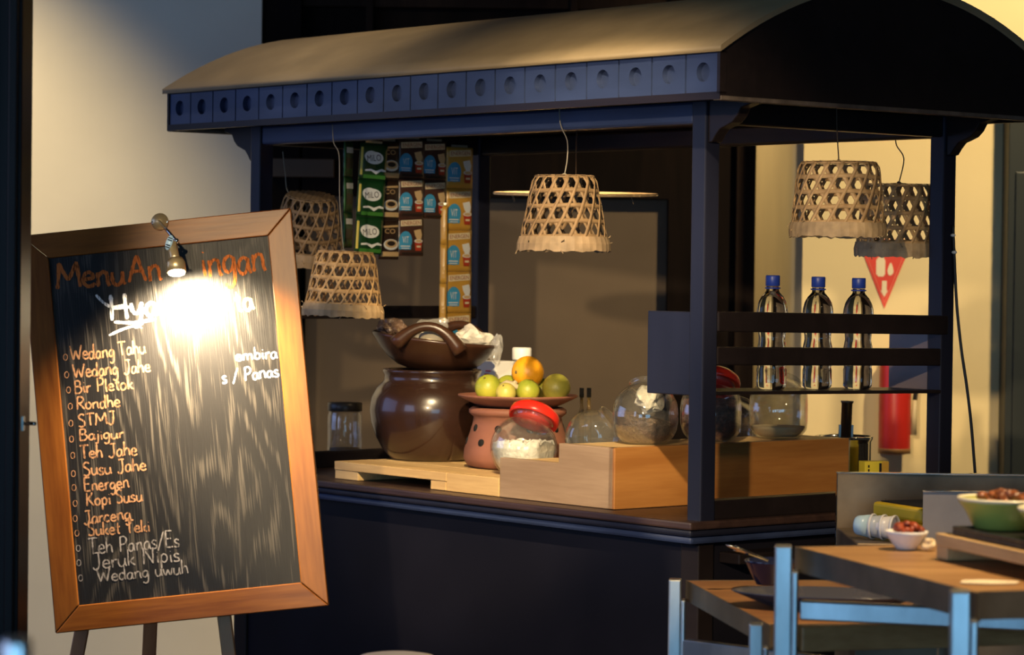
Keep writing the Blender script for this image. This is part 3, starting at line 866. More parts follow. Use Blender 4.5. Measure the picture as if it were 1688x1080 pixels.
def jar_fill(name, label, cat, jar, R, base, Rt, level, m, flat=0.84, bumpy=0.0, seed=1, tiltx=0.0):
    rnd = random.Random(seed); b = MB()
    vs = []; seg = 40; rings = 20
    q = 0.93
    pts = []
    for i in range(rings + 1):
        th = pi * i / rings
        for k in range(seg):
            a = 2 * pi * k / seg
            x, y, z = q*R*sin(th)*cos(a), q*R*sin(th)*sin(a), q*R*cos(th)
            z = max(z, -base + 0.0042); x = min(max(x, -(flat*R - .0042)), flat*R - .0042)
            top = level - base + tiltx * x + (bumpy * rnd.uniform(-1, 1) if bumpy else 0)
            if z > top:
                z = top
            pts.append((x, y, z + base))
    fs = []
    for i in range(rings):
        for k in range(seg):
            k2 = (k+1) % seg
            fs.append((i*seg+k, (i+1)*seg+k, (i+1)*seg+k2, i*seg+k2))
    # keep only verts whose flattened top stays inside the ball
    vs = []
    for (x, y, z) in pts:
        rr = sqrt(x*x + y*y); zz = z - base; lim = sqrt(max(q*R*q*R - zz*zz, 0))
        if rr > lim and rr > 0: x, y = x * lim / rr, y * lim / rr
        vs.append((x, y, z))
    b.add(vs, fs, 0, not bumpy)
    o = b.build(name, m); o.location = jar.location; o.rotation_euler = jar.rotation_euler
    return tag(o, label, cat, kind='stuff')
ZT, ZST = ZC + h1 + 0.0005, ZC + h0 + 0.0
RJ = 0.0745
yw = 2.62    # mouths lean away, up and to the right
M_SUGAR = mat('frosted_crystals', (0.85,0.80,0.72), rough=0.6, var=0.3, scale=60, bump=0.5, bscale=120)
M_FLOUR = mat('pale_powder', (0.70,0.58,0.36), rough=0.9, var=0.1, scale=40)
M_BEAN = mat('dark_dried_seeds', (0.12,0.075,0.05), rough=0.6, var=0.6, scale=90, bump=0.8, bscale=130)
M_SPICE = mat('red_brown_spice', (0.17,0.055,0.03), rough=0.6, var=0.7, scale=60, bump=0.8, bscale=110)
j1, bs, Rt = penny_jar('glass jar with a red lid in front of the stove, frosted inside', CW(0.680, 0.105, ZP), RJ, yw - 0.05)
jar_fill('sugar_crystals', 'whitish crystals lying at the bottom of the front glass jar', 'sugar', j1, RJ, bs, Rt, 0.070, M_SUGAR, bumpy=0.008, seed=4)
j2, bs2, Rt = penny_jar('small open glass jar left of the jar of dark seeds', CW(0.495, 0.145, ZST), 0.060, 1.25, tilt=0.85, lid=False)
j3, bs3, Rt = penny_jar('glass jar of dark seeds with a white bag, beside the rack side panel', CW(0.332, 0.150, ZT), 0.0735, yw + 0.2, lid=False)
jar_fill('dried_seeds', 'dark dried seeds heaped in the jar beside the rack side panel', 'seeds', j3, 0.0735, bs3, Rt, 0.052, M_BEAN, bumpy=0.004, seed=2, tiltx=.25)
crumple('plastic_bag', 'white plastic bag stuffed in the top of the seed jar', 'bag', j3.location + Vector((.008, .012, 0.096)), 0.029, 0.028, 0.030, M_BAGW, 21)
j4, bs4, Rt = penny_jar('glass jar of red brown spice with a red lid, behind the near front post', CW(0.335, 0.345, ZT), 0.0735, yw + 0.3)
jar_fill('red_spice', 'red brown dried spice in the jar behind the near front post', 'spice', j4, 0.0735, bs4, Rt, 0.088, M_SPICE, bumpy=0.004, seed=8)
j5, bs5, Rt = penny_jar('glass jar with a little pale powder, below the water bottles', CW(0.345, 0.562, ZT), 0.0745, yw + 0.35, lid=False)
jar_fill('pale_powder', 'pale powder at the bottom of the jar below the water bottles', 'powder', j5, 0.0745, bs5, Rt, 0.026, M_FLOUR)
j6, bs6, Rt = penny_jar('empty glass jar standing behind the spice jar and the powder jar', CW(0.505, 0.575, ZST), 0.066, yw + 0.2, lid=False)

# ---- things at the back of the counter
def lathe_thing(name, label, cat, loc, parts, rz=0, group=None):
    t = thing(name, label, cat, loc, rz, group)
    for nm, prof, m in parts:
        b = MB(); b.lathe(prof, 36); b.build(nm, m, t)
    return t
lathe_thing('milk_bottle', 'milky plastic bottle with a white cap, behind the orange', 'bottle', CW(1.165, 0.50, ZC + .0005), [
    ('body', [(0,0),(.028,0),(.032,.004),(.032,.20),(.030,.225),(.020,.255),(.0185,.262),(.0185,.275),(0,.275)], mat('milky_plastic', (0.75,0.75,0.76), rough=0.3, trans=0.25)),
    ('cap', [(0,.2755),(.0225,.2755),(.0235,.279),(.0235,.303),(.0215,.306),(0,.306)], M_WHITE)])
t = thing('milk_carton', 'white carton with faint red print, left of the white capped bottle', 'carton', CW(1.275, 0.51, ZC + .0005), CART_ROT)
b = MB(); b.box(-.036, .036, -.032, .032, 0, .27); b.build('box', M_WHITE, t, bevel=.002)
b = MB(); b.box(-.006, .014, -.0328, -.0321, .235, .239, 0); b.box(-.002, .018, -.0328, -.0321, .244, .247, 0); b.build('red_print', M_RED, t)
for k, (px, py) in enumerate(((959, 640), (971, 640))):
    q = P(px, py, 6.5); H = q.z - ZC
    lathe_thing('slim_bottle', ('slim dark necked bottle behind the open jar, left of two', 'slim dark necked bottle behind the open jar, right of two')[k], 'bottle', (q.x, q.y, ZC + .0005), [
        ('body', [(0,0),(.007,0),(.0075,.002),(.0075,H*.72),(.0045,H*.80),(.0042,H*.9),(0,H*.9)], mat('brown_bottle_glass', (0.20,0.13,0.05), rough=0.1, trans=0.5)),
        ('cap', [(0,H*.9),(.0052,H*.9),(.0052,H),(0,H)], M_HOLE)])
# jar at the far end of the counter
t = thing('storage_jar', 'clear storage jar with a dark lid on the counter, left of the pot', 'jar', CW(1.70, 0.36, ZC + .0005))
b = MB(); b.lathe([(0,0),(.040,0),(.044,.004),(.044,.118),(.041,.125),(.041,.129),(.038,.129),(.0405,.117),(.0405,.006),(0,.004)], 40); b.build('glass_body', M_GLASS, t)
b = MB(); b.lathe([(0,.1295),(.043,.1295),(.044,.131),(.044,.149),(.042,.151),(0,.151)], 40); b.build('lid', mat('dark_jar_lid', (0.03,0.024,0.02), rough=0.35), t)
b = MB(); b.lathe([(0,.0062),(.0385,.0062),(.0385,.035),(0,.037)], 36)
o = b.build('ground_spice', mat('brown_ground_spice', (0.12,0.08,0.05), rough=.9, var=.3, scale=50)); o.location = t.location
tag(o, 'brown ground spice at the bottom of the storage jar', 'spice', kind='stuff')
# steel caddy with an upright tube
sc_ = CW(0.385, 0.815, ZC + .0005)
t = thing('steel_caddy', 'round stainless steel caddy behind the far end of the pine crate', 'caddy', sc_)
HC = 0.123
b = MB(); b.lathe([(0,0),(.058,0),(.062,.004),(.062,HC-.012),(.0655,HC-.006),(.066,HC),(.0625,HC+.001),(.059,HC-.004),(.059,.006),(0,.005)], 48); b.build('bowl', M_STEEL_P, t)
b = MB(); b.lathe([(.0,HC-.012),(.057,HC-.010),(.057,HC-.008),(0,HC-.009)], 40); b.build('inner_tray', M_STEEL_D, t)
b = MB(); Mt = Matrix.Rotation(0.03, 4, 'Y')
b.lathe([(.0105,HC-.0085),(.0125,HC-.006),(.0125,HC+.075),(.0145,HC+.077),(.0145,HC+.081),(.0115,HC+.081),(.0095,HC+.07),(.0095,HC-.0085)], 24, M=Mt)
for a in (-1, 1): b.box(a*.0125-.004, a*.0125+.004, -.004, .004, HC-.0085, HC+.026, 0, Mt)
b.build('tube', mat('dark_steel_tube', (0.20,0.17,0.15), rough=0.3, metal=1.0), t)
b = MB()
for a in (-0.75, -1.0): b.box(.0625, .0645, -.005, .005, .01, HC-.014, 0, Matrix.Rotation(a, 4, 'Z'))
b.build('strap', M_HOLE, t)
t = thing('yellow_tea_box', 'small yellow carton beside the steel caddy', 'carton', P(1440, 779, 6.22) - Vector((0,0,.02)), 0.35)
z0 = ZC + .0005 - t.location.z
b = MB(); b.box(-.030, .030, -.015, .015, z0, .046); b.build('box', mat('yellow_card', (0.58,0.46,0.035), rough=0.6), t, bevel=.001)
b = MB(); b.box(.006, .012, -.0156, -.0151, .01, .042); 
for k in range(3): b.box(-.022, -.018, -.0156, -.0151, .014 + .009*k, .020 + .009*k)
b.build('print', M_HOLE, t)
b = MB(); b.box(.0125, .0300, -.0157, -.0151, z0 + .001, .0455); b.build('side_flap', mat('brown_card', (0.42,0.24,0.03), rough=.6), t)

# ---- water bottles on the rack
def bottle(label, loc):
    t = thing('water_bottle', label, 'bottle', loc, random.uniform(0, 3), 'water bottles on the rack')
    b = MB()
    prof = [(0,.002),(.010,.003),(.016,0),(.025,0),(.0305,.006),(.0315,.014),(.0315,.040),(.0295,.046),(.0315,.052),(.0315,.060),(.0295,.066),(.0315,.072),(.0315,.084),(.0295,.094),(.0275,.104),(.0285,.116),(.0315,.128),(.0325,.140),(.0325,.158),(.0315,.169),(.0285,.181),(.0225,.192),(.0150,.2005),(.0130,.204),(.0130,.2125),(0,.2125)]
    b.lathe(prof, 40)
    # pressed panels on the lower body
    for i, p in enumerate(b.v):
        if .012 < p.z < .10:
            a = atan2(p.y, p.x); r = sqrt(p.x**2 + p.y**2)
            if r > .02:
                k = 1 - 0.035 * (0.5 + 0.5 * cos(6 * a + p.z * 60)); p.x *= k; p.y *= k
    b.build('body', M_WATER, t)
    b = MB(); b.lathe([(0,.213),(.0135,.213),(.0148,.2145),(.0148,.233),(.0138,.2355),(0,.2355)], 32)
    b.lathe([(.0131,.2075),(.0160,.2075),(.0160,.2105),(.0131,.2105)], 32, closed=True)
    b.build('cap', M_BLUECAP, t)
    return t
for k, (px, lab) in enumerate(((1273, 'water bottle with a blue cap on the rack, nearest the front post'), (1348, 'water bottle with a blue cap on the rack, the middle one of three'), (1415, 'water bottle with a blue cap on the rack, nearest the rear post'))):
    # on the shelf at u = .06
    best = None
    for i in range(700):
        v = i / 1000; w = CW(0.058, v, 1.3)
        d = CAM_R.transposed() @ (w - Vector((0, 0, CAM_H)))
        x = W_PX / 2 + F_PX * d.x / -d.z
        if best is None or abs(x - px) < best[0]: best = (abs(x - px), v)
    v = best[1]
    bottle(lab, CW(0.058, v, RZ - 0.236 - SAG * v / WD + .0008))

# ---- fire extinguisher and its sign on the yellow wall
wy = 7.999
q = P(1474, 748, wy - 0.055)
t = thing('fire_extinguisher', 'red fire extinguisher with a black hose on the yellow wall', 'fire extinguisher', q)
b = MB(); b.lathe([(0,0),(.040,0),(.0455,.003),(.046,.010),(.046,.250),(.043,.275),(.034,.295),(.020,.305),(.013,.308),(.013,.318),(0,.318)], 40)
b.build('cylinder', mat('deep_red_enamel', (.40,.018,.012), rough=.35), t)
b = MB(); b.lathe([(.0435,.001),(.0463,.001),(.0467,.014),(.0463,.016)], 40); b.build('foot_ring', mat('worn_foot_ring', (0.25,0.12,0.04), rough=.5), t)
b = MB(); b.lathe([(0,.318),(.014,.318),(.014,.338),(.010,.342),(0,.342)], 20); b.bar((-.012,0,.336),(.052,-.004,.350),.014,.005); b.bar((-.012,0,.346),(.046,-.004,.372),.014,.004)
b.build('valve_handle', mat('red_handle', (.42,.02,.02), rough=.35), t, bevel=.001)
b = MB(); b.tube(catmull([(.012,0,.328),(.040,-.006,.318),(.056,-.008,.27),(.060,-.008,.20),(.056,-.008,.155)], 6), .0065, 10)
b.build('hose', M_HOLE, t)
b = MB(); b.tube([(.056,-.008,.156),(.053,-.008,.055)], [.0065, .010], 12); b.build('nozzle', mat('pale_nozzle', (0.45,0.36,0.22), rough=.5), t)
b = MB(); b.box(-.016, .016, .0462, .0545, .12, .15); b.box(-.016, .016, .0462, .0545, .22, .25); b.build('wall_bracket', M_HOLE, t)
sq_ = P(1458.5, 452, wy - 0.002)
t = thing('extinguisher_sign', 'red downward triangle sign with white extinguisher and arrow on the yellow wall', 'sign', sq_)
s_ = wy / F_PX
def sp(px, py): return ((px - 1458.5) * s_, (452 - py) * s_)
b = MB(); b.prism([sp(1413, 395), sp(1458.5, 509), sp(1504, 395)], -.001, .001, 'y'); b.build('sign_plate', mat('sign_red', (0.66,0.06,0.035), rough=.5), t)
b = MB()
b.prism([sp(1444, 430), sp(1444, 452), sp(1448, 456), sp(1456, 456), sp(1459, 452), sp(1459, 430), sp(1456, 424), sp(1447, 424)], -.0018, -.0011, 'y')
b.prism([sp(1454, 463), sp(1454, 479), sp(1452, 479), sp(1458, 490), sp(1464, 479), sp(1462, 479), sp(1462, 463)], -.0018, -.0011, 'y')
fl = catmull([(x, y, 0) for x, y in [sp(1468, 433), sp(1463, 444), sp(1464, 452), sp(1468, 454), sp(1472, 450), sp(1472, 443)]], 5, closed=True)
b.prism([(p.x, p.y) for p in fl], -.0018, -.0011, 'y')
b.build('pictogram', mat('sign_cream', (0.78,0.66,0.45), rough=.6), t)
b = MB()
def edge(p0, p1): b.bar((p0[0], -.0015, p0[1]), (p1[0], -.0015, p1[1]), .0012, .0014, up=Vector((0,1,0)))
edge(sp(1419, 398), sp(1458.5, 499)); edge(sp(1498, 398), sp(1458.5, 499)); edge(sp(1419, 398), sp(1498, 398))
b.build('border_line', mat('sign_pale_line', (0.75,0.25,0.15), rough=.6), t)
# ================================================================== menu board on an easel
ZBD = 5.25
tl, tr_, bl, br = P(37, 388, ZBD + .035), P(481, 343, ZBD + .035), P(91, 1045, ZBD - .035), P(542, 998, ZBD - .035)
ctr = (tl + tr_ + bl + br) / 4
bx = ((tr_ + br) - (tl + bl)).normalized()
by0 = ((tl + tr_) - (bl + br))
by = (by0 - bx * by0.dot(bx)).normalized()
bz = bx.cross(by)
BW = ((tr_ + br) / 2 - (tl + bl) / 2).length; BH = ((tl + tr_) / 2 - (bl + br) / 2).length
bot = (bl + br) / 2
MBD = Matrix(((bx.x, by.x, bz.x, bot.x), (bx.y, by.y, bz.y, bot.y), (bx.z, by.z, bz.z, bot.z), (0, 0, 0, 1)))
board = thing('menu_board', 'tilted black chalk menu board in an amber wooden frame on an easel', 'menu board')
board.matrix_world = MBD
FWD = 0.0485; FT = 0.022
hw_ = BW / 2
# local: x across, y up from the lower edge, z to the guests
def mitre(name, pts, m):
    b = MB(); b.prism(pts, -FT, 0.0, 'z'); return b.build(name, m, board, bevel=0.0018)
g = 0.0006
mitre('frame_rail', [(-hw_, 0), (hw_, 0), (hw_ - FWD - g, FWD), (-hw_ + FWD + g, FWD)], M_FRAME)
mitre('frame_rail', [(-hw_, BH), (-hw_ + FWD + g, BH - FWD), (hw_ - FWD - g, BH - FWD), (hw_, BH)], M_FRAME)
mitre('frame_stile', [(-hw_, g), (-hw_ + FWD, FWD + g), (-hw_ + FWD, BH - FWD - g), (-hw_, BH - g)], M_FRAME_V)
mitre('frame_stile', [(hw_, g), (hw_, BH - g), (hw_ - FWD, BH - FWD - g), (hw_ - FWD, FWD + g)], M_FRAME_V)
# stained plywood panel: open grain catches the light
m, nt, bs_ = new_mat('black_stained_plywood'); N, L = nt.nodes, nt.links
tc_ = N.new('ShaderNodeTexCoord'); mp = N.new('ShaderNodeMapping'); mp.inputs['Scale'].default_value = (1, 0.22, 1)
L.new(tc_.outputs['Object'], mp.inputs['Vector'])
mp2 = N.new('ShaderNodeMapping'); mp2.inputs['Scale'].default_value = (1, 0.018, 1); L.new(tc_.outputs['Object'], mp2.inputs['Vector'])
nz = N.new('ShaderNodeTexNoise'); nz.inputs['Scale'].default_value = 6; nz.inputs['Detail'].default_value = 1.5; L.new(mp.outputs[0], nz.inputs['Vector'])
mul = N.new('ShaderNodeMath'); mul.operation = 'MULTIPLY'; mul.inputs[1].default_value = 120; L.new(nz.outputs['Fac'], mul.inputs[0])
sn = N.new('ShaderNodeMath'); sn.operation = 'SINE'; L.new(mul.outputs[0], sn.inputs[0])
fi = N.new('ShaderNodeTexNoise'); fi.inputs['Scale'].default_value = 520; fi.inputs['Detail'].default_value = 3; L.new(mp2.outputs[0], fi.inputs['Vector'])
ma = N.new('ShaderNodeMath'); ma.operation = 'MULTIPLY_ADD'; ma.inputs[1].default_value = 0.13; L.new(sn.outputs[0], ma.inputs[0]); L.new(fi.outputs['Fac'], ma.inputs[2])
cr_ = N.new('ShaderNodeValToRGB'); cr_.color_ramp.elements[0].position = 0.57; cr_.color_ramp.elements[1].position = 0.72
cr_.color_ramp.elements[0].color = (0.007, 0.006, 0.006, 1); cr_.color_ramp.elements[1].color = (0.050, 0.042, 0.035, 1)
L.new(ma.outputs[0], cr_.inputs[0]); L.new(cr_.outputs[0], bs_.inputs['Base Color'])
bs_.inputs['Roughness'].default_value = 0.46; bs_.inputs['Specular IOR Level'].default_value = 0.25
bp_ = N.new('ShaderNodeBump'); bp_.inputs['Strength'].default_value = 0.22; bp_.inputs['Distance'].default_value = 0.003
L.new(ma.outputs[0], bp_.inputs['Height']); L.new(bp_.outputs[0], bs_.inputs['Normal'])
PZB = -0.007
b = MB(); b.box(-hw_ + FWD - .004, hw_ - FWD + .004, FWD - .004, BH - FWD + .004, PZB - 0.006, PZB)
b.build('chalk_panel', m, board)

# ---- hand lettering: one-stroke letters drawn as chalk ribbons
G = {
 'M': (.86, [[(.04,0),(.10,.5),(.12,1.0)], [(.12,1.0),(.30,.55),(.42,.35),(.56,.62),(.72,1.0)], [(.72,1.0),(.76,.5),(.80,.02)]]),
 'e': (.46, [[(.05,.26),(.22,.28),(.38,.30),(.34,.46),(.20,.52),(.07,.38),(.06,.16),(.18,.02),(.32,.02),(.44,.10)]]),
 'n': (.50, [[(.07,.52),(.08,.25),(.08,0)], [(.08,.34),(.20,.50),(.34,.50),(.39,.34),(.40,.14),(.46,0)]]),
 'u': (.50, [[(.06,.52),(.06,.20),(.14,.02),(.28,.03),(.38,.20),(.40,.52)], [(.40,.52),(.41,.18),(.47,0)]]),
 'A': (.66, [[(.02,0),(.18,.55),(.34,1.0)], [(.34,1.0),(.46,.5),(.60,0)], [(.06,.36),(.30,.40),(.56,.36)]]),
 'i': (.22, [[(.10,.50),(.11,.25),(.14,0)], [(.10,.72),(.12,.75)]]),
 'g': (.48, [[(.38,.44),(.24,.52),(.08,.40),(.06,.18),(.18,.05),(.34,.18),(.39,.46)], [(.39,.48),(.40,.05),(.36,-.28),(.20,-.40),(.06,-.28)]]),
 'a': (.48, [[(.38,.42),(.24,.52),(.08,.38),(.06,.14),(.18,.0),(.32,.12),(.38,.44)], [(.38,.50),(.39,.18),(.46,0)]]),
 'r': (.36, [[(.07,.52),(.08,.25),(.09,0)], [(.09,.32),(.18,.48),(.34,.50)]]),
 'H': (.72, [[(.10,1.0),(.10,.5),(.08,0)], [(.58,1.0),(.58,.5),(.60,0)], [(.08,.48),(.34,.52),(.60,.52)]]),
 'y': (.50, [[(.06,.52),(.08,.26),(.20,.12),(.34,.24),(.42,.52)], [(.42,.52),(.38,.05),(.28,-.30),(.10,-.36)]]),
 't': (.36, [[(.18,.86),(.17,.4),(.20,.06),(.32,.02)], [(.03,.54),(.18,.56),(.34,.56)]]),
 'W': (.92, [[(.04,1.0),(.14,.45),(.24,.02)], [(.24,.02),(.36,.4),(.44,.66)], [(.44,.66),(.54,.3),(.64,.02)], [(.64,.02),(.76,.5),(.88,1.0)]]),
 'd': (.50, [[(.38,.40),(.24,.50),(.08,.38),(.06,.14),(.18,0),(.32,.10),(.40,.38)], [(.41,1.0),(.40,.5),(.40,.12),(.47,0)]]),
 'T': (.62, [[(.02,.96),(.30,1.0),(.62,.98)], [(.32,.99),(.30,.5),(.32,0)]]),
 'h': (.50, [[(.08,1.0),(.08,.5),(.07,0)], [(.08,.32),(.20,.50),(.34,.48),(.39,.30),(.42,0)]]),
 'J': (.54, [[(.14,.98),(.32,1.0),(.52,.98)], [(.38,.98),(.40,.4),(.34,.05),(.18,-.06),(.04,.10)]]),
 'B': (.60, [[(.10,1.0),(.10,.5),(.09,0)], [(.08,.98),(.34,1.0),(.46,.82),(.36,.58),(.12,.54)], [(.12,.54),(.40,.52),(.54,.28),(.38,.02),(.06,.02)]]),
 'P': (.56, [[(.12,1.0),(.11,.5),(.10,0)], [(.08,.96),(.36,1.0),(.50,.78),(.38,.52),(.12,.48)]]),
 'l': (.22, [[(.10,1.0),(.10,.5),(.12,.06),(.20,.0)]]),
 'o': (.48, [[(.22,.50),(.07,.40),(.05,.14),(.20,0),(.36,.10),(.40,.34),(.28,.50),(.20,.50)]]),
 'k': (.46, [[(.08,1.0),(.08,.5),(.08,0)], [(.38,.50),(.22,.34),(.10,.24)], [(.16,.30),(.28,.12),(.44,0)]]),
 'R': (.62, [[(.10,1.0),(.10,.5),(.08,0)], [(.08,.96),(.34,1.0),(.50,.80),(.38,.54),(.12,.48)], [(.22,.50),(.40,.22),(.58,0)]]),
 'S': (.54, [[(.46,.88),(.30,1.0),(.12,.90),(.10,.70),(.28,.54),(.44,.36),(.42,.10),(.22,0),(.05,.10)]]),
 'E': (.56, [[(.12,1.0),(.10,.5),(.10,0)], [(.10,1.0),(.30,.99),(.50,.98)], [(.10,.52),(.28,.52),(.44,.52)], [(.10,.01),(.30,.0),(.52,.02)]]),
 'K': (.62, [[(.10,1.0),(.10,.5),(.08,0)], [(.52,1.0),(.32,.70),(.12,.46)], [(.20,.54),(.40,.24),(.58,0)]]),
 'c': (.42, [[(.36,.42),(.22,.52),(.08,.38),(.06,.14),(.20,0),(.38,.08)]]),
 'N': (.70, [[(.08,0),(.09,.5),(.10,1.0)], [(.10,1.0),(.34,.5),(.58,.02)], [(.58,.02),(.59,.5),(.60,1.0)]]),
 'p': (.48, [[(.08,.50),(.08,.1),(.07,-.38)], [(.09,.38),(.22,.52),(.38,.40),(.38,.14),(.24,0),(.09,.10)]]),
 's': (.40, [[(.34,.44),(.20,.52),(.08,.42),(.16,.28),(.32,.18),(.30,.03),(.14,0),(.04,.06)]]),
 'w': (.66, [[(.04,.50),(.10,.18),(.18,.02)], [(.18,.02),(.26,.22),(.33,.42)], [(.33,.42),(.40,.2),(.47,.02)], [(.47,.02),(.56,.26),(.62,.52)]]),
 'j': (.24, [[(.14,.50),(.15,.1),(.10,-.30),(-.04,-.30)], [(.14,.72),(.16,.75)]]),
 'b': (.48, [[(.08,1.0),(.08,.5),(.08,0)], [(.09,.32),(.22,.50),(.38,.38),(.38,.12),(.24,0),(.09,.08)]]),
 'm': (.74, [[(.07,.52),(.08,.25),(.08,0)], [(.08,.34),(.18,.50),(.30,.46),(.34,.2),(.34,0)], [(.34,.34),(.46,.50),(.58,.46),(.62,.2),(.66,0)]]),
 '/': (.44, [[(.02,-.12),(.22,.5),(.42,1.08)]]),
 ' ': (.34, []),
}
MBI = MBD.inverted()
def bpt(px, py):
    "where a sight line meets the writing surface, in board space"
    o = MBI @ Vector((0, 0, CAM_H)); d = MBI.to_3x3() @ ray(px, py)
    t = (PZB - o.z) / d.z
    p = o + d * t
    return Vector((p.x, p.y))
def ribbon(b, pts, w, zoff=0.0005, m=0, smooth=True, taper=True):
    pts = [Vector((p[0], p[1])) for p in pts]
    if smooth: pts = [Vector((p.x, p.y)) for p in catmull([(p.x, p.y, 0) for p in pts], 5)]
    n = len(pts)
    if n < 2: return
    vs = []; fs = []
    for i, p in enumerate(pts):
        t = (pts[min(i+1, n-1)] - pts[max(i-1, 0)])
        if t.length < 1e-9: t = Vector((1, 0))
        t.normalize(); nn = Vector((-t.y, t.x))
        ww = w * random.uniform(.75, 1.15) / 2
        if taper and i in (0, n - 1): ww *= .6
        vs += [(p.x + nn.x * ww, p.y + nn.y * ww, PZB + zoff), (p.x - nn.x * ww, p.y - nn.y * ww, PZB + zoff)]
        if i: fs.append((2*i-2, 2*i-1, 2*i+1, 2*i))
    b.add(vs, fs, m)
def write(b, text, p0, p1, cap_px, w, squash=None):
    A, B = bpt(*p0), bpt(*p1)
    adv = sum(G[c][0] for c in text)
    X = (B - A); ln = X.length; ex = X / ln; ey = Vector((-ex.y, ex.x))
    cap = cap_px * ZBD / F_PX
    kx = ln / adv
    x = 0
    for c in text:
        a_, strokes = G[c]
        jy = random.uniform(-.03, .03); js = random.uniform(.94, 1.06)
        for st in strokes:
            pts = [A + ex * (x + p[0]) * kx + ey * (p[1] * js + jy) * cap for p in st]
            ribbon(b, pts, w, 0.0004 + random.uniform(0, .0002))
        x += a_
def chalk(name, col):
    m, nt, b_ = new_mat(name); N, L = nt.nodes, nt.links
    t_ = N.new('ShaderNodeTexCoord'); mp_ = N.new('ShaderNodeMapping'); mp_.inputs['Scale'].default_value = (1, .18, 1); L.new(t_.outputs['Object'], mp_.inputs[0])
    n_ = N.new('ShaderNodeTexNoise'); n_.inputs['Scale'].default_value = 420; L.new(mp_.outputs[0], n_.inputs['Vector'])
    r_ = N.new('ShaderNodeValToRGB'); r_.color_ramp.elements[0].position = .34; r_.color_ramp.elements[1].position = .52
    r_.color_ramp.elements[0].color = (*[c * .22 for c in col], 1); r_.color_ramp.elements[1].color = (*col, 1)
    L.new(n_.outputs['Fac'], r_.inputs[0]); L.new(r_.outputs[0], b_.inputs['Base Color']); b_.inputs['Roughness'].default_value = .95
    b_.inputs['Specular IOR Level'].default_value = .1
    return m
C_OR, C_WH, C_PE, C_GR, C_YE = chalk('orange_chalk', (.50,.14,.035)), chalk('white_chalk', (.85,.83,.82)), chalk('peach_chalk', (.32,.165,.09)), chalk('grey_chalk', (.24,.215,.215)), chalk('yellow_chalk', (.70,.62,.22))
b = MB()
write(b, 'Menu', (93, 477), (208, 468), 44, 0.0075)
write(b, 'An', (212, 466), (268, 461), 46, 0.0065)
b.build('heading_lettering', C_OR, board); b = MB()
write(b, 'ingan', (332, 457), (440, 447), 56, 0.0065)
b.build('heading_lettering', C_OR, board)
b = MB()
write(b, 'Hya', (181, 528), (262, 520), 44, 0.0075)
ribbon(b, [bpt(158, 486), bpt(172, 500), bpt(190, 508), bpt(214, 506)], 0.0055)
ribbon(b, [bpt(188, 531), bpt(220, 532), bpt(258, 526)], 0.006)
ribbon(b, [bpt(180, 553), bpt(205, 542), bpt(236, 534)], 0.005); ribbon(b, [bpt(222, 534), bpt(234, 541)], 0.004)
b.build('white_lettering', C_WH, board); b = MB()
write(b, 'embira', (388, 595), (458, 590), 20, 0.0030)
b.build('white_lettering', C_WH, board); b = MB()
write(b, 's / Panas', (366, 632), (461, 621), 22, 0.0032)
b.build('white_lettering', C_WH, board)
b = MB(); write(b, 'ta', (388, 515), (420, 509), 38, 0.0065)
b.build('yellow_lettering', C_YE, board)
rows = [('Wedang', (116, 595), (190, 588), 24), ('Tahu', (195, 587), (241, 582), 23), ('Wedang Jahe', (120, 623), (249, 613), 23), ('Bir Pletok', (122, 649), (221, 641), 22),
        ('Rondhe', (126, 676), (199, 671), 21), ('STMJ', (129, 704), (191, 698), 21), ('Bajigur', (130, 727), (205, 722), 18), ('Teh Jahe', (132, 757), (227, 750), 22),
        ('Susu Jahe', (137, 785), (242, 775), 22), ('Energen', (138, 811), (214, 804), 22), ('Kopi Susu', (142, 835), (236, 826), 21), ('Jarceng', (138, 864), (217, 856), 21), ('Suket Teki', (145, 884), (248, 876), 21)]
b = MB()
for t_, a_, c_, h_ in rows: write(b, t_, a_, c_, h_, 0.0034)
for x_, y_ in ((108,589),(110,618),(113,643),(116,670),(117,698),(118,724),(120,751),(121,781),(122,804),(124,830),(124,855),(127,879)):
    ribbon(b, [bpt(x_ + 3.4 * cos(2*pi*i/9), y_ + 5 * sin(2*pi*i/9)) for i in range(10)], 0.0016, taper=False)
b.build('peach_lettering', C_PE, board)
b = MB()
for t_, a_, c_, h_ in (('Teh Panas/Es', (146, 915), (297, 901), 26), ('Jeruk Nipis', (152, 939), (298, 925), 25), ('Wedang uwuh', (160, 960), (312, 945), 22)): write(b, t_, a_, c_, h_, 0.0030)
for x_, y_ in ((129,904),(130,928),(133,953)):
    ribbon(b, [bpt(x_ + 3.4 * cos(2*pi*i/9), y_ + 5 * sin(2*pi*i/9)) for i in range(10)], 0.0016, taper=False)
b.build('grey_lettering', C_GR, board)

# ---- easel behind the board
ez = thing('easel', 'brown wooden three legged easel holding up the menu board', 'easel', (ctr.x, ctr.y + .1, 0))
def eleg(p_top, p_mid, w=.026):
    b = MB(); d = (p_mid - p_top); k = (0.0 - p_top.z) / d.z
    foot = p_top + d * k
    o = Vector(ez.location)
    b.bar(p_top - o, foot - o, w, .018, up=Vector((0, 1, 0)))
    return b.build('leg', M_EASEL, ez, bevel=.002)
zb = ZBD + 0.035
eleg(P(215, 620, zb + .06), P(128, 1075, zb))
eleg(P(318, 600, zb + .06), P(377, 1075, zb))
eleg(P(262, 700, zb + .10), P(246, 1075, zb + .16))
b = MB(); o = Vector(ez.location)
b.bar(P(150, 1000, zb + .02) - o, P(368, 980, zb + .02) - o, .03, .012, up=Vector((0, 1, 0)))
b.build('crossbar', M_EASEL, ez, bevel=.002)

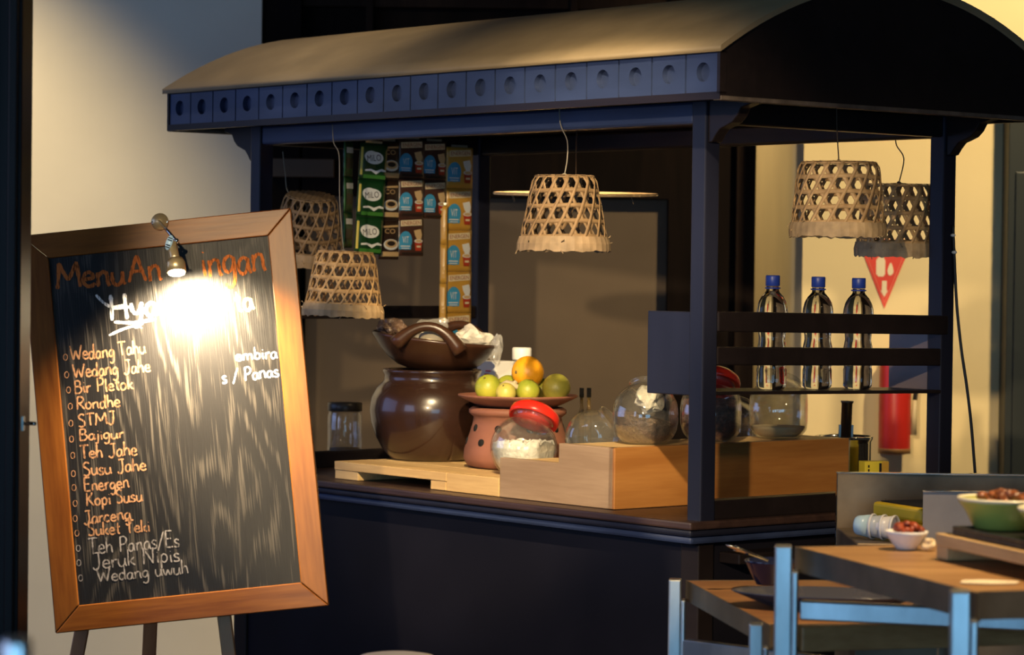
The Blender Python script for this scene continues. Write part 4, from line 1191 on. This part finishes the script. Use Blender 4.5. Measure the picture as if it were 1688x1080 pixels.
# ---- brass picture lamp screwed to the top rail
lamp = thing('picture_lamp', 'small brass picture lamp lit on the top rail of the menu board', 'lamp')
lamp.matrix_world = MBD
def fpt(px, py, zz):
    o = MBI @ Vector((0, 0, CAM_H)); d = MBI.to_3x3() @ ray(px, py); t = (zz - o.z) / d.z
    return o + d * t
pb = fpt(264, 366, 0.0)
b = MB(); Mt = Matrix.Translation((pb.x, pb.y, 0.0005))
b.lathe([(0,0),(.0165,0),(.0168,.002),(.015,.005),(.009,.011),(.004,.014),(0,.0145)], 40, M=Mt)
b.build('mount', M_BRASS, lamp)
for sx in (-1, 1):
    b = MB(); b.lathe([(.0028,.004),(.0042,.0055),(.0042,.007),(.0022,.0068),(.0,.0058)], 16, M=Matrix.Translation((pb.x + sx * .0115, pb.y - .001, 0)))
    b.build('screw', M_STEEL_P, lamp)
pj = fpt(291, 397, 0.096)
b = MB(); b.tube([(pb.x, pb.y, .013), (pj.x, pj.y, pj.z)], .0028, 12); b.ball(pj, .0048, .0048, .0048, 14, 10)
b.build('arm', M_STEEL_P, lamp)
p0, p1, p2, p3 = fpt(283, 400, .092), fpt(289, 428, .101), fpt(290, 434, .103), fpt(291, 449, .107)
b = MB(); b.tube([p0, p0 * .2 + p1 * .8, p1], [.0085, .009, .0098], 24); b.build('barrel', M_BRASS, lamp)
b = MB(); b.tube([p1, p2, p3], [.0135, .0172, .0172], 28, cap=False); b.tube([p1 + (p1 - p2) * .01, p1 + (p1 - p2) * .03], [.0135, .011], 28)
b.build('bulb_holder', M_BRASS, lamp, solid=0.0012)
b = MB(); d_ = (p3 - p1).normalized()
b.tube([p2, p3 + d_ * .003], [.0125, .0150], 24)
b.build('bulb', mat('lit_bulb', (1, .9, .7), emit=(1.0, .82, .55), estr=30), lamp)
# ribbed pale blue joint washer
pw = fpt(279, 400, .1025)
b = MB(); Mt = Matrix.Translation(pw) @ Matrix.Rotation(-0.42, 4, 'Z')
b.lathe([(0,-.002),(1,-.002),(1,.002),(0,.002)], 28, M=Mt @ Matrix.Diagonal((.0062, .0145, 1, 1)))
w_ = b.build('joint_washer', mat('pale_blue_enamel', (.42,.62,.80), rough=.3), lamp)
b = MB()
for yy in (-.0095, -.0055, .0045, .0085): b.box(-.0042, .0042, yy - .0010, yy + .0010, .0021, .0026, 0, Mt)
b.build('washer_groove', M_HOLE, w_)
# the lamp's own light, just out of the bulb holder, grazing down the board
hl = MBD @ (p3 + d_ * .008 + Vector((0.004, 0, 0)))
spot('picture_lamp_light', hl, MBD @ Vector((*bpt(328, 590), PZB)), 135.0, (1.0, .80, .50), 132, 1.0, .012)
# ================================================================== drink sachets hung along the far end beam
_txt = {}
def text_geo(s, size=1.0):
    if s in _txt: return _txt[s]
    c = bpy.data.curves.new('lettering_source', 'FONT'); c.body = s; c.align_x = 'CENTER'; c.align_y = 'CENTER'; c.resolution_u = 3
    o = bpy.data.objects.new('lettering_source', c); COL.objects.link(o)
    dg = bpy.context.evaluated_depsgraph_get(); dg.update()
    me = bpy.data.meshes.new_from_object(o.evaluated_get(dg))
    vs = [v.co.copy() for v in me.vertices]; fs = [tuple(p.vertices) for p in me.polygons]
    xs = [v.x for v in vs]; ys = [v.y for v in vs]
    w, h = max(xs) - min(xs), max(ys) - min(ys); cx, cy = (max(xs) + min(xs)) / 2, (max(ys) + min(ys)) / 2
    vs = [((v.x - cx) / w, (v.y - cy) / h) for v in vs]
    bpy.data.objects.remove(o); bpy.data.curves.remove(c); bpy.data.meshes.remove(me)
    _txt[s] = (vs, fs); return _txt[s]
FOIL = dict(rough=0.28, spec=0.6, bump=0.25, bscale=60)
M_EY = mat('mustard_foil', (0.62,0.33,0.05), **FOIL)
M_EB = mat('dark_brown_foil', (0.075,0.032,0.022), **FOIL)
M_MG = mat('deep_green_foil', (0.008,0.048,0.012), **FOIL)
M_CF = mat('coffee_brown_foil', (0.035,0.018,0.012), **FOIL)
M_SV = mat('silver_back_foil', (0.34,0.35,0.30), rough=0.3, metal=0.6, bump=.3, bscale=50)
M_CREAM = mat('cream_print', (0.78,0.66,0.42), rough=0.35)
M_TRED = mat('brick_red_print', (0.36,0.05,0.02), rough=0.35)
M_CYAN = mat('sky_blue_print', (0.06,0.34,0.60), rough=0.35)
M_WHP = mat('white_print', (0.80,0.80,0.76), rough=0.35)
M_DKP = mat('dark_print', (0.03,0.02,0.015), rough=0.35)
M_CUP = mat('cup_red_print', (0.45,0.05,0.02), rough=0.35)
M_TANP = mat('milk_tan_print', (0.66,0.45,0.22), rough=0.35)
M_LG = mat('light_green_print', (0.05,0.20,0.03), rough=0.35)
M_YEL = mat('yellow_print', (0.72,0.58,0.06), rough=0.35)
PRINTS = [M_CREAM, M_TRED, M_CYAN, M_WHP, M_DKP, M_CUP, M_TANP, M_LG, M_YEL]
CRE, TRD, CYA, WHI, DRK, CUP, TAN, LGR, YEL = range(9)
def sachet_body(w, h, puff, m, seed=0):
    rnd = random.Random(seed); b = MB(); nx, ny = 8, 10; vs = []; fs = []
    def zf(i, j):
        x, y = i / nx * 2 - 1, j / ny * 2 - 1
        return puff * max(0, (1 - x ** 4)) ** .7 * max(0, (1 - abs(y) ** 5)) ** .8
    for s_ in (1, -1):
        for j in range(ny + 1):
            for i in range(nx + 1):
                vs.append((w * (i / nx - .5), -h * j / ny, s_ * (zf(i, j) + .0003) + rnd.uniform(-.0002, .0002)))
    K = (nx + 1) * (ny + 1)
    for j in range(ny):
        for i in range(nx):
            a = j * (nx + 1) + i
            fs.append((a, a + nx + 1, a + nx + 2, a + 1)); fs.append((K + a, K + a + 1, K + a + nx + 2, K + a + nx + 1))
    b.add(vs, fs, 0, True)
    for i in range(nx): b.add([vs[i], vs[i+1], vs[K+i+1], vs[K+i]], [(0,1,2,3)]); q = ny * (nx + 1); b.add([vs[q+i], vs[K+q+i], vs[K+q+i+1], vs[q+i+1]], [(0,1,2,3)])
    for j in range(ny): p = j * (nx + 1); r = p + nx + 1; b.add([vs[p], vs[K+p], vs[K+r], vs[r]], [(0,1,2,3)]); b.add([vs[p+nx], vs[r+nx], vs[K+r+nx], vs[K+p+nx]], [(0,1,2,3)])
    return b, zf
class Print:
    "flat printed shapes laid on the front of a sachet"
    def __init__(s, w, h, puff): s.b = MB(); s.w, s.h, s.puff = w, h, puff; s.k = 0
    def z(s, x, y):
        X, Y = max(-1, min(1, 2 * x / s.w)), max(-1, min(1, -2 * y / s.h - 1))
        return s.puff * max(0, 1 - X ** 4) ** .7 * max(0, 1 - abs(Y) ** 5) ** .8 + .0009 + s.k * .00035
    def poly(s, pts, m):
        s.k += 1
        cx = sum(p[0] for p in pts) / len(pts); cy = sum(p[1] for p in pts) / len(pts)
        # two rings so the shape follows the puffed foil
        ring = [(p[0], p[1], s.z(*p)) for p in pts]; mid = [((p[0]+cx)/2, (p[1]+cy)/2) for p in pts]
        mid = [(p[0], p[1], s.z(*p)) for p in mid]; n = len(pts)
        s.b.add(ring + mid + [(cx, cy, s.z(cx, cy))], [(i, (i+1) % n, n + (i+1) % n, n + i) for i in range(n)] + [(n + i, n + (i+1) % n, 2 * n) for i in range(n)], m)
    def rect(s, x, y, w, h, m, slant=0):
        n = 5; t = [(x - w/2 + w*i/n, y + h/2 + slant * (i/n - .5)) for i in range(n + 1)]; u = [(x + w/2 - w*i/n, y - h/2 + slant * (.5 - i/n)) for i in range(n + 1)]
        s.poly(t + u, m)
    def oval(s, x, y, rx, ry, m, a0=0, a1=2*pi, n=20):
        s.poly([(x + rx * cos(a0 + (a1 - a0) * i / n), y + ry * sin(a0 + (a1 - a0) * i / n)) for i in range(n)], m)
    def text(s, t, x, y, w, h, m, rot=0):
        s.k += 1
        vs, fs = text_geo(t); c, q = cos(rot), sin(rot); o = []
        for vx, vy in vs:
            X, Y = vx * w, vy * h; X, Y = x + X * c - Y * q, y + X * q + Y * c
            o.append((X, Y, s.z(X, Y)))
        s.b.add(o, fs, m)
def p_energen(p, w, h, brown):
    p.rect(0, -h*.145, w*.80, h*.15, CRE, w*.05)
    p.text('ENERGEN', 0, -h*.145, w*.70, h*.095, TRD, .05)
    p.oval(-w*.22, -h*.60, w*.24, h*.24, CYA); p.rect(-w*.24, -h*.76, w*.44, h*.14, CYA)
    p.text('VIT', -w*.23, -h*.58, w*.24, h*.17, WHI)
    p.rect(-w*.24, -h*.745, w*.34, h*.025, WHI); p.rect(-w*.24, -h*.80, w*.30, h*.02, WHI)
    p.poly([(w*.10,-h*.62),(w*.40,-h*.62),(w*.36,-h*.86),(w*.14,-h*.86)], CUP)
    p.oval(w*.25, -h*.61, w*.165, h*.05, WHI); p.oval(w*.25, -h*.61, w*.13, h*.035, TAN)
    p.poly([(w*.06,-h*.34),(w*.32,-h*.30),(w*.38,-h*.44),(w*.34,-h*.56),(w*.18,-h*.57),(w*.10,-h*.46)], TAN if brown else WHI)
    p.rect(w*.25, -h*.75, w*.16, h*.05, CRE)
    if brown: p.rect(w*.02, -h*.93, w*.8, h*.05, DRK)
def p_milo(p, w, h, _):
    p.oval(0.02*w, -h*.40, w*.33, h*.17, WHI); p.oval(-.1*w, -h*.36, w*.24, h*.15, WHI)
    p.text('MiLO', 0, -h*.40, w*.50, h*.17, DRK, .12)
    p.rect(-w*.43, -h*.5, w*.08, h*.75, YEL)
    p.poly([(-w*.3,-h*.72),(-w*.1,-h*.70),(w*.1,-h*.78),(w*.3,-h*.68),(w*.46,-h*.72),(w*.46,-h*.76),(w*.3,-h*.73),(w*.1,-h*.84),(-w*.1,-h*.75),(-w*.3,-h*.77)], WHI)
    p.rect(w*.05, -h*.91, w*.8, h*.10, LGR)
def p_coffee(p, w, h, _):
    p.rect(0, -h*.16, w*.86, h*.05, TAN, w*.05); p.text('CO', .0, -h*.28, w*.5, h*.12, TAN)
    p.oval(w*.05, -h*.62, w*.36, h*.14, WHI); p.oval(w*.05, -h*.60, w*.29, h*.10, TAN); p.oval(w*.05, -h*.59, w*.2, h*.06, DRK)
    p.rect(0, -h*.86, w*.9, h*.12, TAN)
def p_back(p, w, h, _):
    p.rect(0, -h*.25, w*.7, h*.16, WHI); p.rect(0, -h*.62, w*.7, h*.3, DRK); p.rect(-w*.45, -h*.5, w*.06, h*.98, LGR)
def strip(label, v, u, ztop, w, hs, n, foil, fn, rz=0.0, tilt=0.0, brown=False, last=None, swing=0.0):
    "strip of n sachets hanging from the beam; front looks along -CU (towards the near end)"
    loc = CW(LF + 0.030 * v / WD - 0.027 + u, v, ztop)
    t = thing('sachet_strip', label, 'sachet strip', loc, CART_ROT + pi / 2 + rz, 'drink sachet strips on the far end beam')
    t.rotation_euler = (pi / 2, 0, CART_ROT + pi / 2 + rz)
    t.rotation_euler.rotate_axis('Z', tilt)
    t.rotation_euler.rotate_axis('X', swing)
    puff = 0.0045
    for k in range(n):
        y = -hs * k
        b, zf = sachet_body(w * random.uniform(.97, 1.02), hs * .995, puff, foil, seed=k + int(v * 1000))
        sa = b.build('sachet', foil, t, loc=(random.uniform(-.001, .001), y, 0.0))
        pr = Print(w, hs, puff); fn(pr, w, hs, brown)
        pr.b.build('print', PRINTS, sa)
    b = MB(); b.box(-w * .3, w * .3, -.012, .006, -.0012, -.0002); b.build('tape', M_SV, t)
    return t
BZ = ZB0 + 0.02
UU = 0.0
strip('mustard yellow sachet strip, longest one beside the rear far post', 0.612, UU, BZ - .002, 0.088, 0.1065, 5, M_EY, p_energen)
strip('brown sachet strip with a blue badge, left neighbour of the long mustard strip', 0.527, UU, BZ + .010, 0.080, 0.099, 2, M_EB, p_energen, brown=True)
strip('brown sachet strip of three with a blue badge, beside the coffee strip', 0.447, UU - .004, BZ + .012, 0.079, 0.0985, 3, M_EB, p_energen, brown=True, rz=-.08)
strip('dark coffee sachet strip with a white cup, beside the green strip', 0.375, UU - .004, BZ + .004, 0.070, 0.099, 3, M_CF, p_coffee, rz=.1)
strip('green sachet strip with a white oval emblem, hung foremost of the sachets', 0.312, UU - .022, BZ - .004, 0.074, 0.092, 3, M_MG, p_milo, tilt=-.05, rz=-.25)
strip('dark green sachet strip turned to show its back, leftmost of the sachets', 0.235, UU - .016, BZ - .002, 0.055, 0.088, 3, M_MG, p_back, rz=.5)
strip('thin mustard sachet strip turned edge on, left of the long mustard strip', 0.553, UU - .010, BZ - .152, 0.018, 0.100, 3, M_EY, lambda *a: None, rz=-.75)
# ================================================================== steel serving tables in front, at the right
M_TOP = wood('worn_tabletop', (0.26,0.13,0.045), (0.44,0.25,0.10), rough=0.4, along='x', scale=12)
M_SEATW = wood('dark_tabletop', (0.19,0.085,0.035), (0.36,0.17,0.06), rough=0.35, along='x', scale=12)
def table(label, A, B, legw, ztop, extent, apron_h, top_m, barz, bar_dir, n_bars, lower=None):
    """A, B: two legs on the edge that runs towards the camera (floor points); the top extends to the right"""
    t = thing('serving_table', label, 'table', (A.x, A.y, 0))
    ex = (B - A).normalized(); en = Vector((-ex.y, ex.x, 0))
    if en.x < 0: en = -en
    ln = (B - A).length
    def q(a, c, z): p = ex * a + en * c; return Vector((p.x, p.y, z))
    h = legw / 2
    def lg(a, c, z1, notch=True):
        b = MB(); vs = []
        p = q(a, c, 0)
        Mx = Matrix.Translation(p) @ Matrix.Rotation(-.085, 4, 'Z') @ Matrix.Diagonal((1, -1, 1, 1))
        b.box(-h, h * .45 if notch else h, -h, h, 0.004, z1, 0, Mx)
        if notch: b.box(h * .45, h, -h, h, 0.004, z1 - apron_h, 0, Mx)
        b.build('leg', M_STEEL, t, bevel=.003)
        b = MB(); b.box(-h, h, -h, h, 0, .0038, 0, Mx); b.build('foot_pad', M_HOLE, t)
    for c in (0, extent): 
        for a in (0, ln): lg(a, c, ztop + .004, True)
    # wooden top in a steel angle frame
    b = MB(); Mx = Matrix(((en.x, ex.x, 0, 0), (en.y, ex.y, 0, 0), (0, 0, 1, 0), (0, 0, 0, 1)))
    g = h + .002
    b.box(g + .003, extent - g, -h + .004, ln - g, ztop - .022, ztop - .001, 0, Mx)
    b.build('table_top', top_m, t, bevel=.002)
    b = MB()
    b.box(g, g + .0025, -h, ln + h * .2, ztop - apron_h, ztop, 0, Mx); b.build('apron', M_STEEL_D, t)
    b = MB(); b.box(g, extent - g, -h, -h + .003, ztop - apron_h, ztop - .0005, 0, Mx); b.build('apron', M_STEEL_D, t)
    b = MB(); b.box(g, extent - g, ln - g + .0005, ln - g + .0035, ztop - apron_h, ztop - .0005, 0, Mx); b.build('apron', M_STEEL_D, t)
    for k in range(n_bars):
        o = q(0, 0, barz); e_ = q(ln, extent, barz); d = (e_ - o).normalized()
        b = MB(); b.bar(o + d * (h * 1.25), e_ - d * (h * 1.25), .02, .030); b.build('crossbar', M_STEEL, t, bevel=.003)
    if lower:
        b = MB(); b.box(.015, extent, .012, .030, lower - .038, lower, 0, Mx); b.build('rear_stretcher', M_TOP, t, bevel=.002)
    return t, q, Mx
def flo(p): return Vector((p.x, p.y, 0))
zA = 1.4 - 0.414
KA = 0.855               # everything on the larger table is set at this size
A1 = flo(PZ(1297, 903, zA)); A2 = flo(PZ(1589, 978, zA))
tabA, qA, MA = table('larger steel legged serving table with a wooden top, holding green bowls', A1, A2, 0.036, zA, 0.90, 0.038, M_TOP, 1.4 - .507, (.88, -.47), 1, 1.4 - .531)
zB_ = 1.4 - 0.548
B1 = flo(PZ(1117, 958, zB_)); B2 = flo(PZ(1251, 1031, zB_))
tabB, qB, MBt = table('small low steel legged serving table with a navy bowl on its wooden top', B1, B2, 0.031, zB_, 0.52, 0.036, M_SEATW, 1.4 - .664, (.93, -.3), 1)

def onA(px, py): return PZ(px, py, zA)
# ---- steel cooking station behind the tables
ZST_ = 0.912
g0 = P(1379, 880, 5.32)
st = thing('cooking_station', 'low steel cooking station with a tall stained splash guard, behind the tables', 'cooking station', (g0.x, g0.y, 0), 0)
hS = P(1379, 781, 5.32).z
b = MB(); b.box(0, .80, -.305, 0, .12, ZST_); b.build('cabinet', M_STEEL_D, st, bevel=.003)
for x, y in ((.02, -.28), (.78, -.28), (.02, -.02), (.78, -.02)):
    b = MB(); b.tube([(x, y, 0), (x, y, .1195)], .014, 12); b.build('leg', M_STEEL_D, st)
b = MB(); b.box(0, .80, .0005, .003, .6, hS); b.build('splash_guard', M_STEEL_D, st)
b = MB(); b.box(-.001, .80, -.004, .010, hS + .0002, hS + .0035); b.box(-.0015, -.0002, -.004, .012, .6, hS + .003); b.build('folded_edge', M_STEEL_P, st, bevel=.0008)
d0 = P(1521, 870, 5.04); hD = P(1521, 811, 5.04).z
lx, ly = d0.x - g0.x, d0.y - g0.y
b = MB(); b.box(lx, .80, ly, ly + .002, ZST_ + .0005, hD); b.build('divider', mat('matt_grey_steel', (.40,.35,.31), rough=.5, metal=.6, var=.15, scale=12), st)
b = MB(); b.box(lx - .001, .80, ly - .004, ly + .006, hD + .0002, hD + .0024); b.build('divider_edge', M_STEEL_P, st, bevel=.0006)
# yellow plastic tray, its long side running towards the guests
M_YT = mat('yellow_tray_plastic', (.80,.52,.02), rough=.35)
ang = -radians(66)
p0 = P(1437, 880, 5.22)
t = thing('yellow_tray', 'yellow plastic tray with a slotted side, between the splash guard and the divider', 'tray', (p0.x, p0.y, ZST_ + .0008), ang)
zt_ = P(1437, 827, 5.22).z - ZST_
b = MB(); b.box(0, .17, 0, .13, zt_ - .028, zt_); b.box(.004, .166, .004, .126, .0, zt_ - .0282); b.build('body', M_YT, t, bevel=.007, seg=3)
b = MB(); b.box(.012, .158, .012, .118, zt_ + .0003, zt_ + .0022); b.build('dark_inside_sheet', M_HOLE, t)  # flat dark sheet standing in for the open tray's inside
for k in range(4):
    b = MB(); b.box(.014 + .038 * k, .034 + .038 * k, .0026, .0036, zt_ - .046, zt_ - .037); b.build('slot', M_HOLE, t)
p0 = P(1462, 824, 5.27)
b = MB(); hh = p0.z - ZST_ - .001
b.box(0, .12, 0, .002, .0, hh); b.box(0, .12, .032, .034, .0, hh); b.box(0, .002, .002, .032, 0, hh); b.box(.118, .12, .002, .032, 0, hh); b.box(.002, .118, .002, .032, 0, .002)
o = b.build('steel_pan', M_STEEL_D, loc=(p0.x, p0.y - .010, ZST_ + .0008))
tag(o, 'narrow steel pan standing behind the yellow tray', 'pan')
# nested cups lying in a row
ax = Vector((.86, -.50, -.02)).normalized()
for k, (px, py, tint) in enumerate(((1428, 869, (.50,.70,.80)), (1446, 873, (.50,.55,.60)), (1463, 877, (.78,.76,.74)))):
    q = P(px, py, 5.085 - .014 * k); r_ = .0235
    q.z = ZST_ + .0250
    t = thing('cup', ('pale blue cup lying on its side, outermost of the row before the yellow tray', 'grey cup lying in the middle of the row before the yellow tray', 'white cup lying on its side, innermost of the row, behind the relish bowl')[k], 'cup', q, 0, 'cups lying by the yellow tray')
    t.rotation_euler = ax.to_track_quat('Z', 'Y').to_euler()
    b = MB(); b.lathe([(0,-.020),(r_*.66,-.020),(r_*.76,-.016),(r_*.93,.010),(r_*.86,.009),(r_*.70,-.013),(0,-.0165)], 36); b.build('body', mat('cup_glaze', tint, rough=.3), t)
    b = MB(); b.lathe([(r_*.93,.0102),(r_*1.0,.0115),(r_*1.02,.0145),(r_*.97,.0160),(r_*.88,.0125)], 36, closed=True); b.build('lip', M_WHITE, t)
# ---- on the larger table: white bowl with red relish
q = onA(1494, 906)
sb = thing('sauce_bowl', 'small white bowl of red relish on the larger table', 'bowl', (q.x, q.y, zA + .0005))
b = MB(); b.lathe([(0,0),(.015,0),(.017,.003),(.023,.011),(.030,.022),(.0330,.0275),(.0315,.028),(.029,.0245),(.021,.013),(.014,.005),(0,.004)], 44); b.build('body', M_WHITE, sb)
M_REL = mat('red_relish', (.30,.055,.02), rough=.3, var=.5, scale=60, bump=.4, bscale=90)
rn = random.Random(5)
b = MB()
b.ball((0,0,.0215), .0265, .0265, .006, 20, 10)
for k in range(44):
    a, r_ = rn.uniform(0, 6.28), rn.uniform(0, .023)
    b.ball((r_*cos(a), r_*sin(a), .028 + rn.uniform(0, .016) * (1 - r_/.028)), rn.uniform(.004,.008), rn.uniform(.004,.008), rn.uniform(.004,.007), 8, 6)
o = b.build('chili_relish', M_REL, loc=(q.x, q.y, zA + .0005)); tag(o, 'chunky red relish heaped in the small white bowl', 'relish', kind='stuff')
# wooden stand with a black slate tray and green bowls, squared to the table
exA = (A2 - A1).normalized(); enA = Vector((-exA.y, exA.x, 0))
if enA.x < 0: enA = -enA
RZA = atan2(exA.y, exA.x)          # local x along the table's long edge, local y to the right
q = onA(1541, 921)
zs = P(1541, 880, q.y).z - zA
t = thing('wood_stand', 'low pale wooden stand under the black slate tray', 'stand', (q.x, q.y, zA + .0005), RZA)
b = MB(); b.box(0, .36, 0, .17, zs - .018, zs); b.build('top_board', M_PINE, t, bevel=.0015)
for x0, x1 in ((0, .035), (.32, .355)):
    b = MB(); b.box(x0, x1, .002, .165, 0, zs - .0182); b.build('foot_block', M_PINE, t, bevel=.0015)
Mst = Matrix.Translation((q.x, q.y, zA)) @ Matrix.Rotation(RZA, 4, 'Z')
ZTR = zA + zs + .001
t = thing('slate_tray', 'black slate tray carrying the green bowls on the wooden stand', 'tray', Mst @ Vector((.035, .010, zs + .001)), RZA)
b = MB(); b.box(0, .32, 0, .150, 0, .008); b.box(0, .32, 0, .006, .0082, .013); b.box(0, .006, .006, .15, .0082, .013); b.build('slab', mat('black_slate', (.018,.016,.016), rough=.3, var=.3, scale=30, bump=.2), t, bevel=.0015)
M_GREENB = mat('lime_green_glaze', (.42,.46,.09), rough=.28, var=.12, scale=8)
M_RIMW = mat('rim_highlight_cream', (.80,.74,.52), rough=.18)  # highlight along the bowl rim put into the colour
M_FOOD = mat('glossy_brown_stew', (.24,.075,.025), rough=.2, var=.6, scale=50, bump=.5, bscale=80)
def green_bowl(label, px, Z, s_, foodlabel):
    c = P(px, 866, Z); loc = (c.x, c.y, ZTR + .0086)
    t = thing('green_bowl', label, 'bowl', loc, 0, 'green bowls on the slate tray')
    b = MB(); b.lathe([(0,0),(.040*s_,0),(.044*s_,.002),(.056*s_,.026),(.0655*s_,.039),(.067*s_,.0415)], 48); b.lathe([(.0645*s_,.041),(.054*s_,.028),(.040*s_,.008),(0,.006)], 48)
    b.build('body', M_GREENB, t)
    b = MB(); b.lathe([(.0675*s_,.0415),(.0690*s_,.0445),(.0670*s_,.0465),(.0635*s_,.0445),(.0640*s_,.0415)], 48, closed=True); b.build('rim', M_RIMW, t)
    rn = random.Random(int(px)); b = MB(); b.ball((0,0,.036), .053*s_, .053*s_, .006, 24, 10)
    for k in range(40):
        a, r_ = rn.uniform(0, 6.28), rn.uniform(0, .048*s_)
        b.ball((r_*cos(a), r_*sin(a), .040 + rn.uniform(0, .012)), rn.uniform(.006,.010), rn.uniform(.006,.010), rn.uniform(.004,.008), 8, 6)
    o = b.build('stew', M_FOOD, loc=loc); tag(o, foodlabel, 'food', kind='stuff')
green_bowl('lime green bowl with its rim highlight painted cream on the slate tray, nearer the relish bowl', 1655, 4.01, 1.0, 'brown red stew in the green bowl nearer the relish')
green_bowl('lime green bowl cut off by the right edge of the picture', 1752, 3.84, 0.92, 'brown red stew in the green bowl at the picture edge')
# paper and a wrapper on the table top
q = onA(1628, 960)
b = MB(); pts = [(-.040,-.018),(.0,-.026),(.036,-.016),(.044,.004),(.0,.020),(-.032,.012)]
b.prism(pts, 0, .0012, 'z'); tag(b.build('paper_napkin', mat('cream_paper', (.74,.62,.42), rough=.8), loc=(q.x, q.y, zA + .0002), bevel=.0004), 'cream paper napkin lying on the larger table top near its corner leg', 'napkin')
q = onA(1531, 908)
crumple('crumpled_wrapper', 'small crumpled pale wrapper beside the white relish bowl', 'wrapper', (q.x, q.y, zA + .009), .011, .009, .009, mat('cream_wrapper', (.70,.55,.33), rough=.5), 31)
# ---- platter, bowl and spoon on the small table
M_NAVYC = mat('navy_glaze', (.012,.016,.045), rough=.15, coat=.3)
M_PLAT = mat('grey_navy_glaze', (.055,.06,.085), rough=.2)
c = PZ(1362, 984, zB_ + .018)
t = thing('dark_platter', 'long dark glazed platter on the small table, under the navy bowl', 'platter', (c.x, c.y, zB_ + .0005), -.18)
b = MB(); Ms = Matrix.Diagonal((1.55, .80, 1, 1))
b.lathe([(0,0),(.060,0),(.066,.003),(.098,.022),(.101,.0245),(.098,.0255),(.064,.008),(0,.006)], 56, M=Ms); b.build('body', M_PLAT, t)
c2 = PZ(1270, 962, zB_ + .012)
t = thing('navy_bowl', 'deep navy bowl with a spoon in it on the dark platter', 'bowl', (c2.x, c2.y, zB_ + .0105))
b = MB(); b.lathe([(0,0),(.024,0),(.026,.003),(.036,.022),(.044,.038),(.046,.042),(.043,.043),(.033,.022),(.022,.008),(0,.007)], 44); b.build('body', M_NAVYC, t)
b = MB(); b.lathe([(0,.034),(.0385,.0345),(.036,.031),(0,.030)], 32)
o = b.build('sauce', mat('pale_sauce', (.42,.34,.20), rough=.25), loc=t.location); tag(o, 'pale sauce filling the navy bowl', 'sauce', kind='stuff')
s0 = P(1207, 902, c2.y - .02); s1 = Vector((c2.x - .005, c2.y, zB_ + .052))
d = s1 - s0
t = thing('spoon', 'steel spoon resting in the navy bowl, handle up to the left', 'spoon', s1)
b = MB(); o_ = Vector(s1)
b.tube([s1 - o_, s1 - d * .35 - o_, s1 - d * .78 - o_, s0 + d * .08 - o_], [.0022, .0026, .0040, .0055], 10)
b.build('handle', M_STEEL_P, t)
b = MB(); Mo = Matrix.Translation(s0 - o_) @ d.to_track_quat('X', 'Z').to_matrix().to_4x4()
b.ball((0.004,0,0), .017, .0105, .0028, 18, 10, M=Mo); b.build('grip', M_STEEL_P, t)
# ---- round stool cut by the lower edge, and a steel post close by at the left
c = PZ(655, 1082, .755)
t = thing('bar_stool', 'grey topped round stool just in view at the bottom edge', 'stool', (c.x, c.y, 0))
b = MB(); b.lathe([(0,.735),(.058,.735),(.064,.740),(.066,.748),(.062,.755),(.045,.758),(0,.760)], 48); b.build('seat', mat('grey_stool_top', (.42,.41,.43), rough=.5), t)
for k in range(4):
    a = pi / 4 + k * pi / 2; b = MB(); b.tube([(.045*cos(a), .045*sin(a), .7349), (.14*cos(a), .14*sin(a), 0)], .011, 12); b.build('leg', M_STEEL, t)
b = MB(); b.tube([(.101*cos(2*pi*i/40), .101*sin(2*pi*i/40), .30) for i in range(40)], .006, 8, closed=True); b.build('foot_ring', M_STEEL, t)
c = P(28, 1050, 2.05)
t = thing('steel_post', 'blurred pale steel post very close at the lower left corner', 'post', (c.x, c.y, 0))
b = MB(); b.lathe([(0,.02),(.0115,.02),(.0115,c.z-.006),(.0100,c.z-.001),(.006,c.z),(0,c.z)], 28); b.build('tube', M_STEEL, t)
b = MB(); b.lathe([(0,0),(.10,0),(.10,.010),(.03,.0195),(0,.0195)], 40); b.build('base_plate', M_STEEL, t)
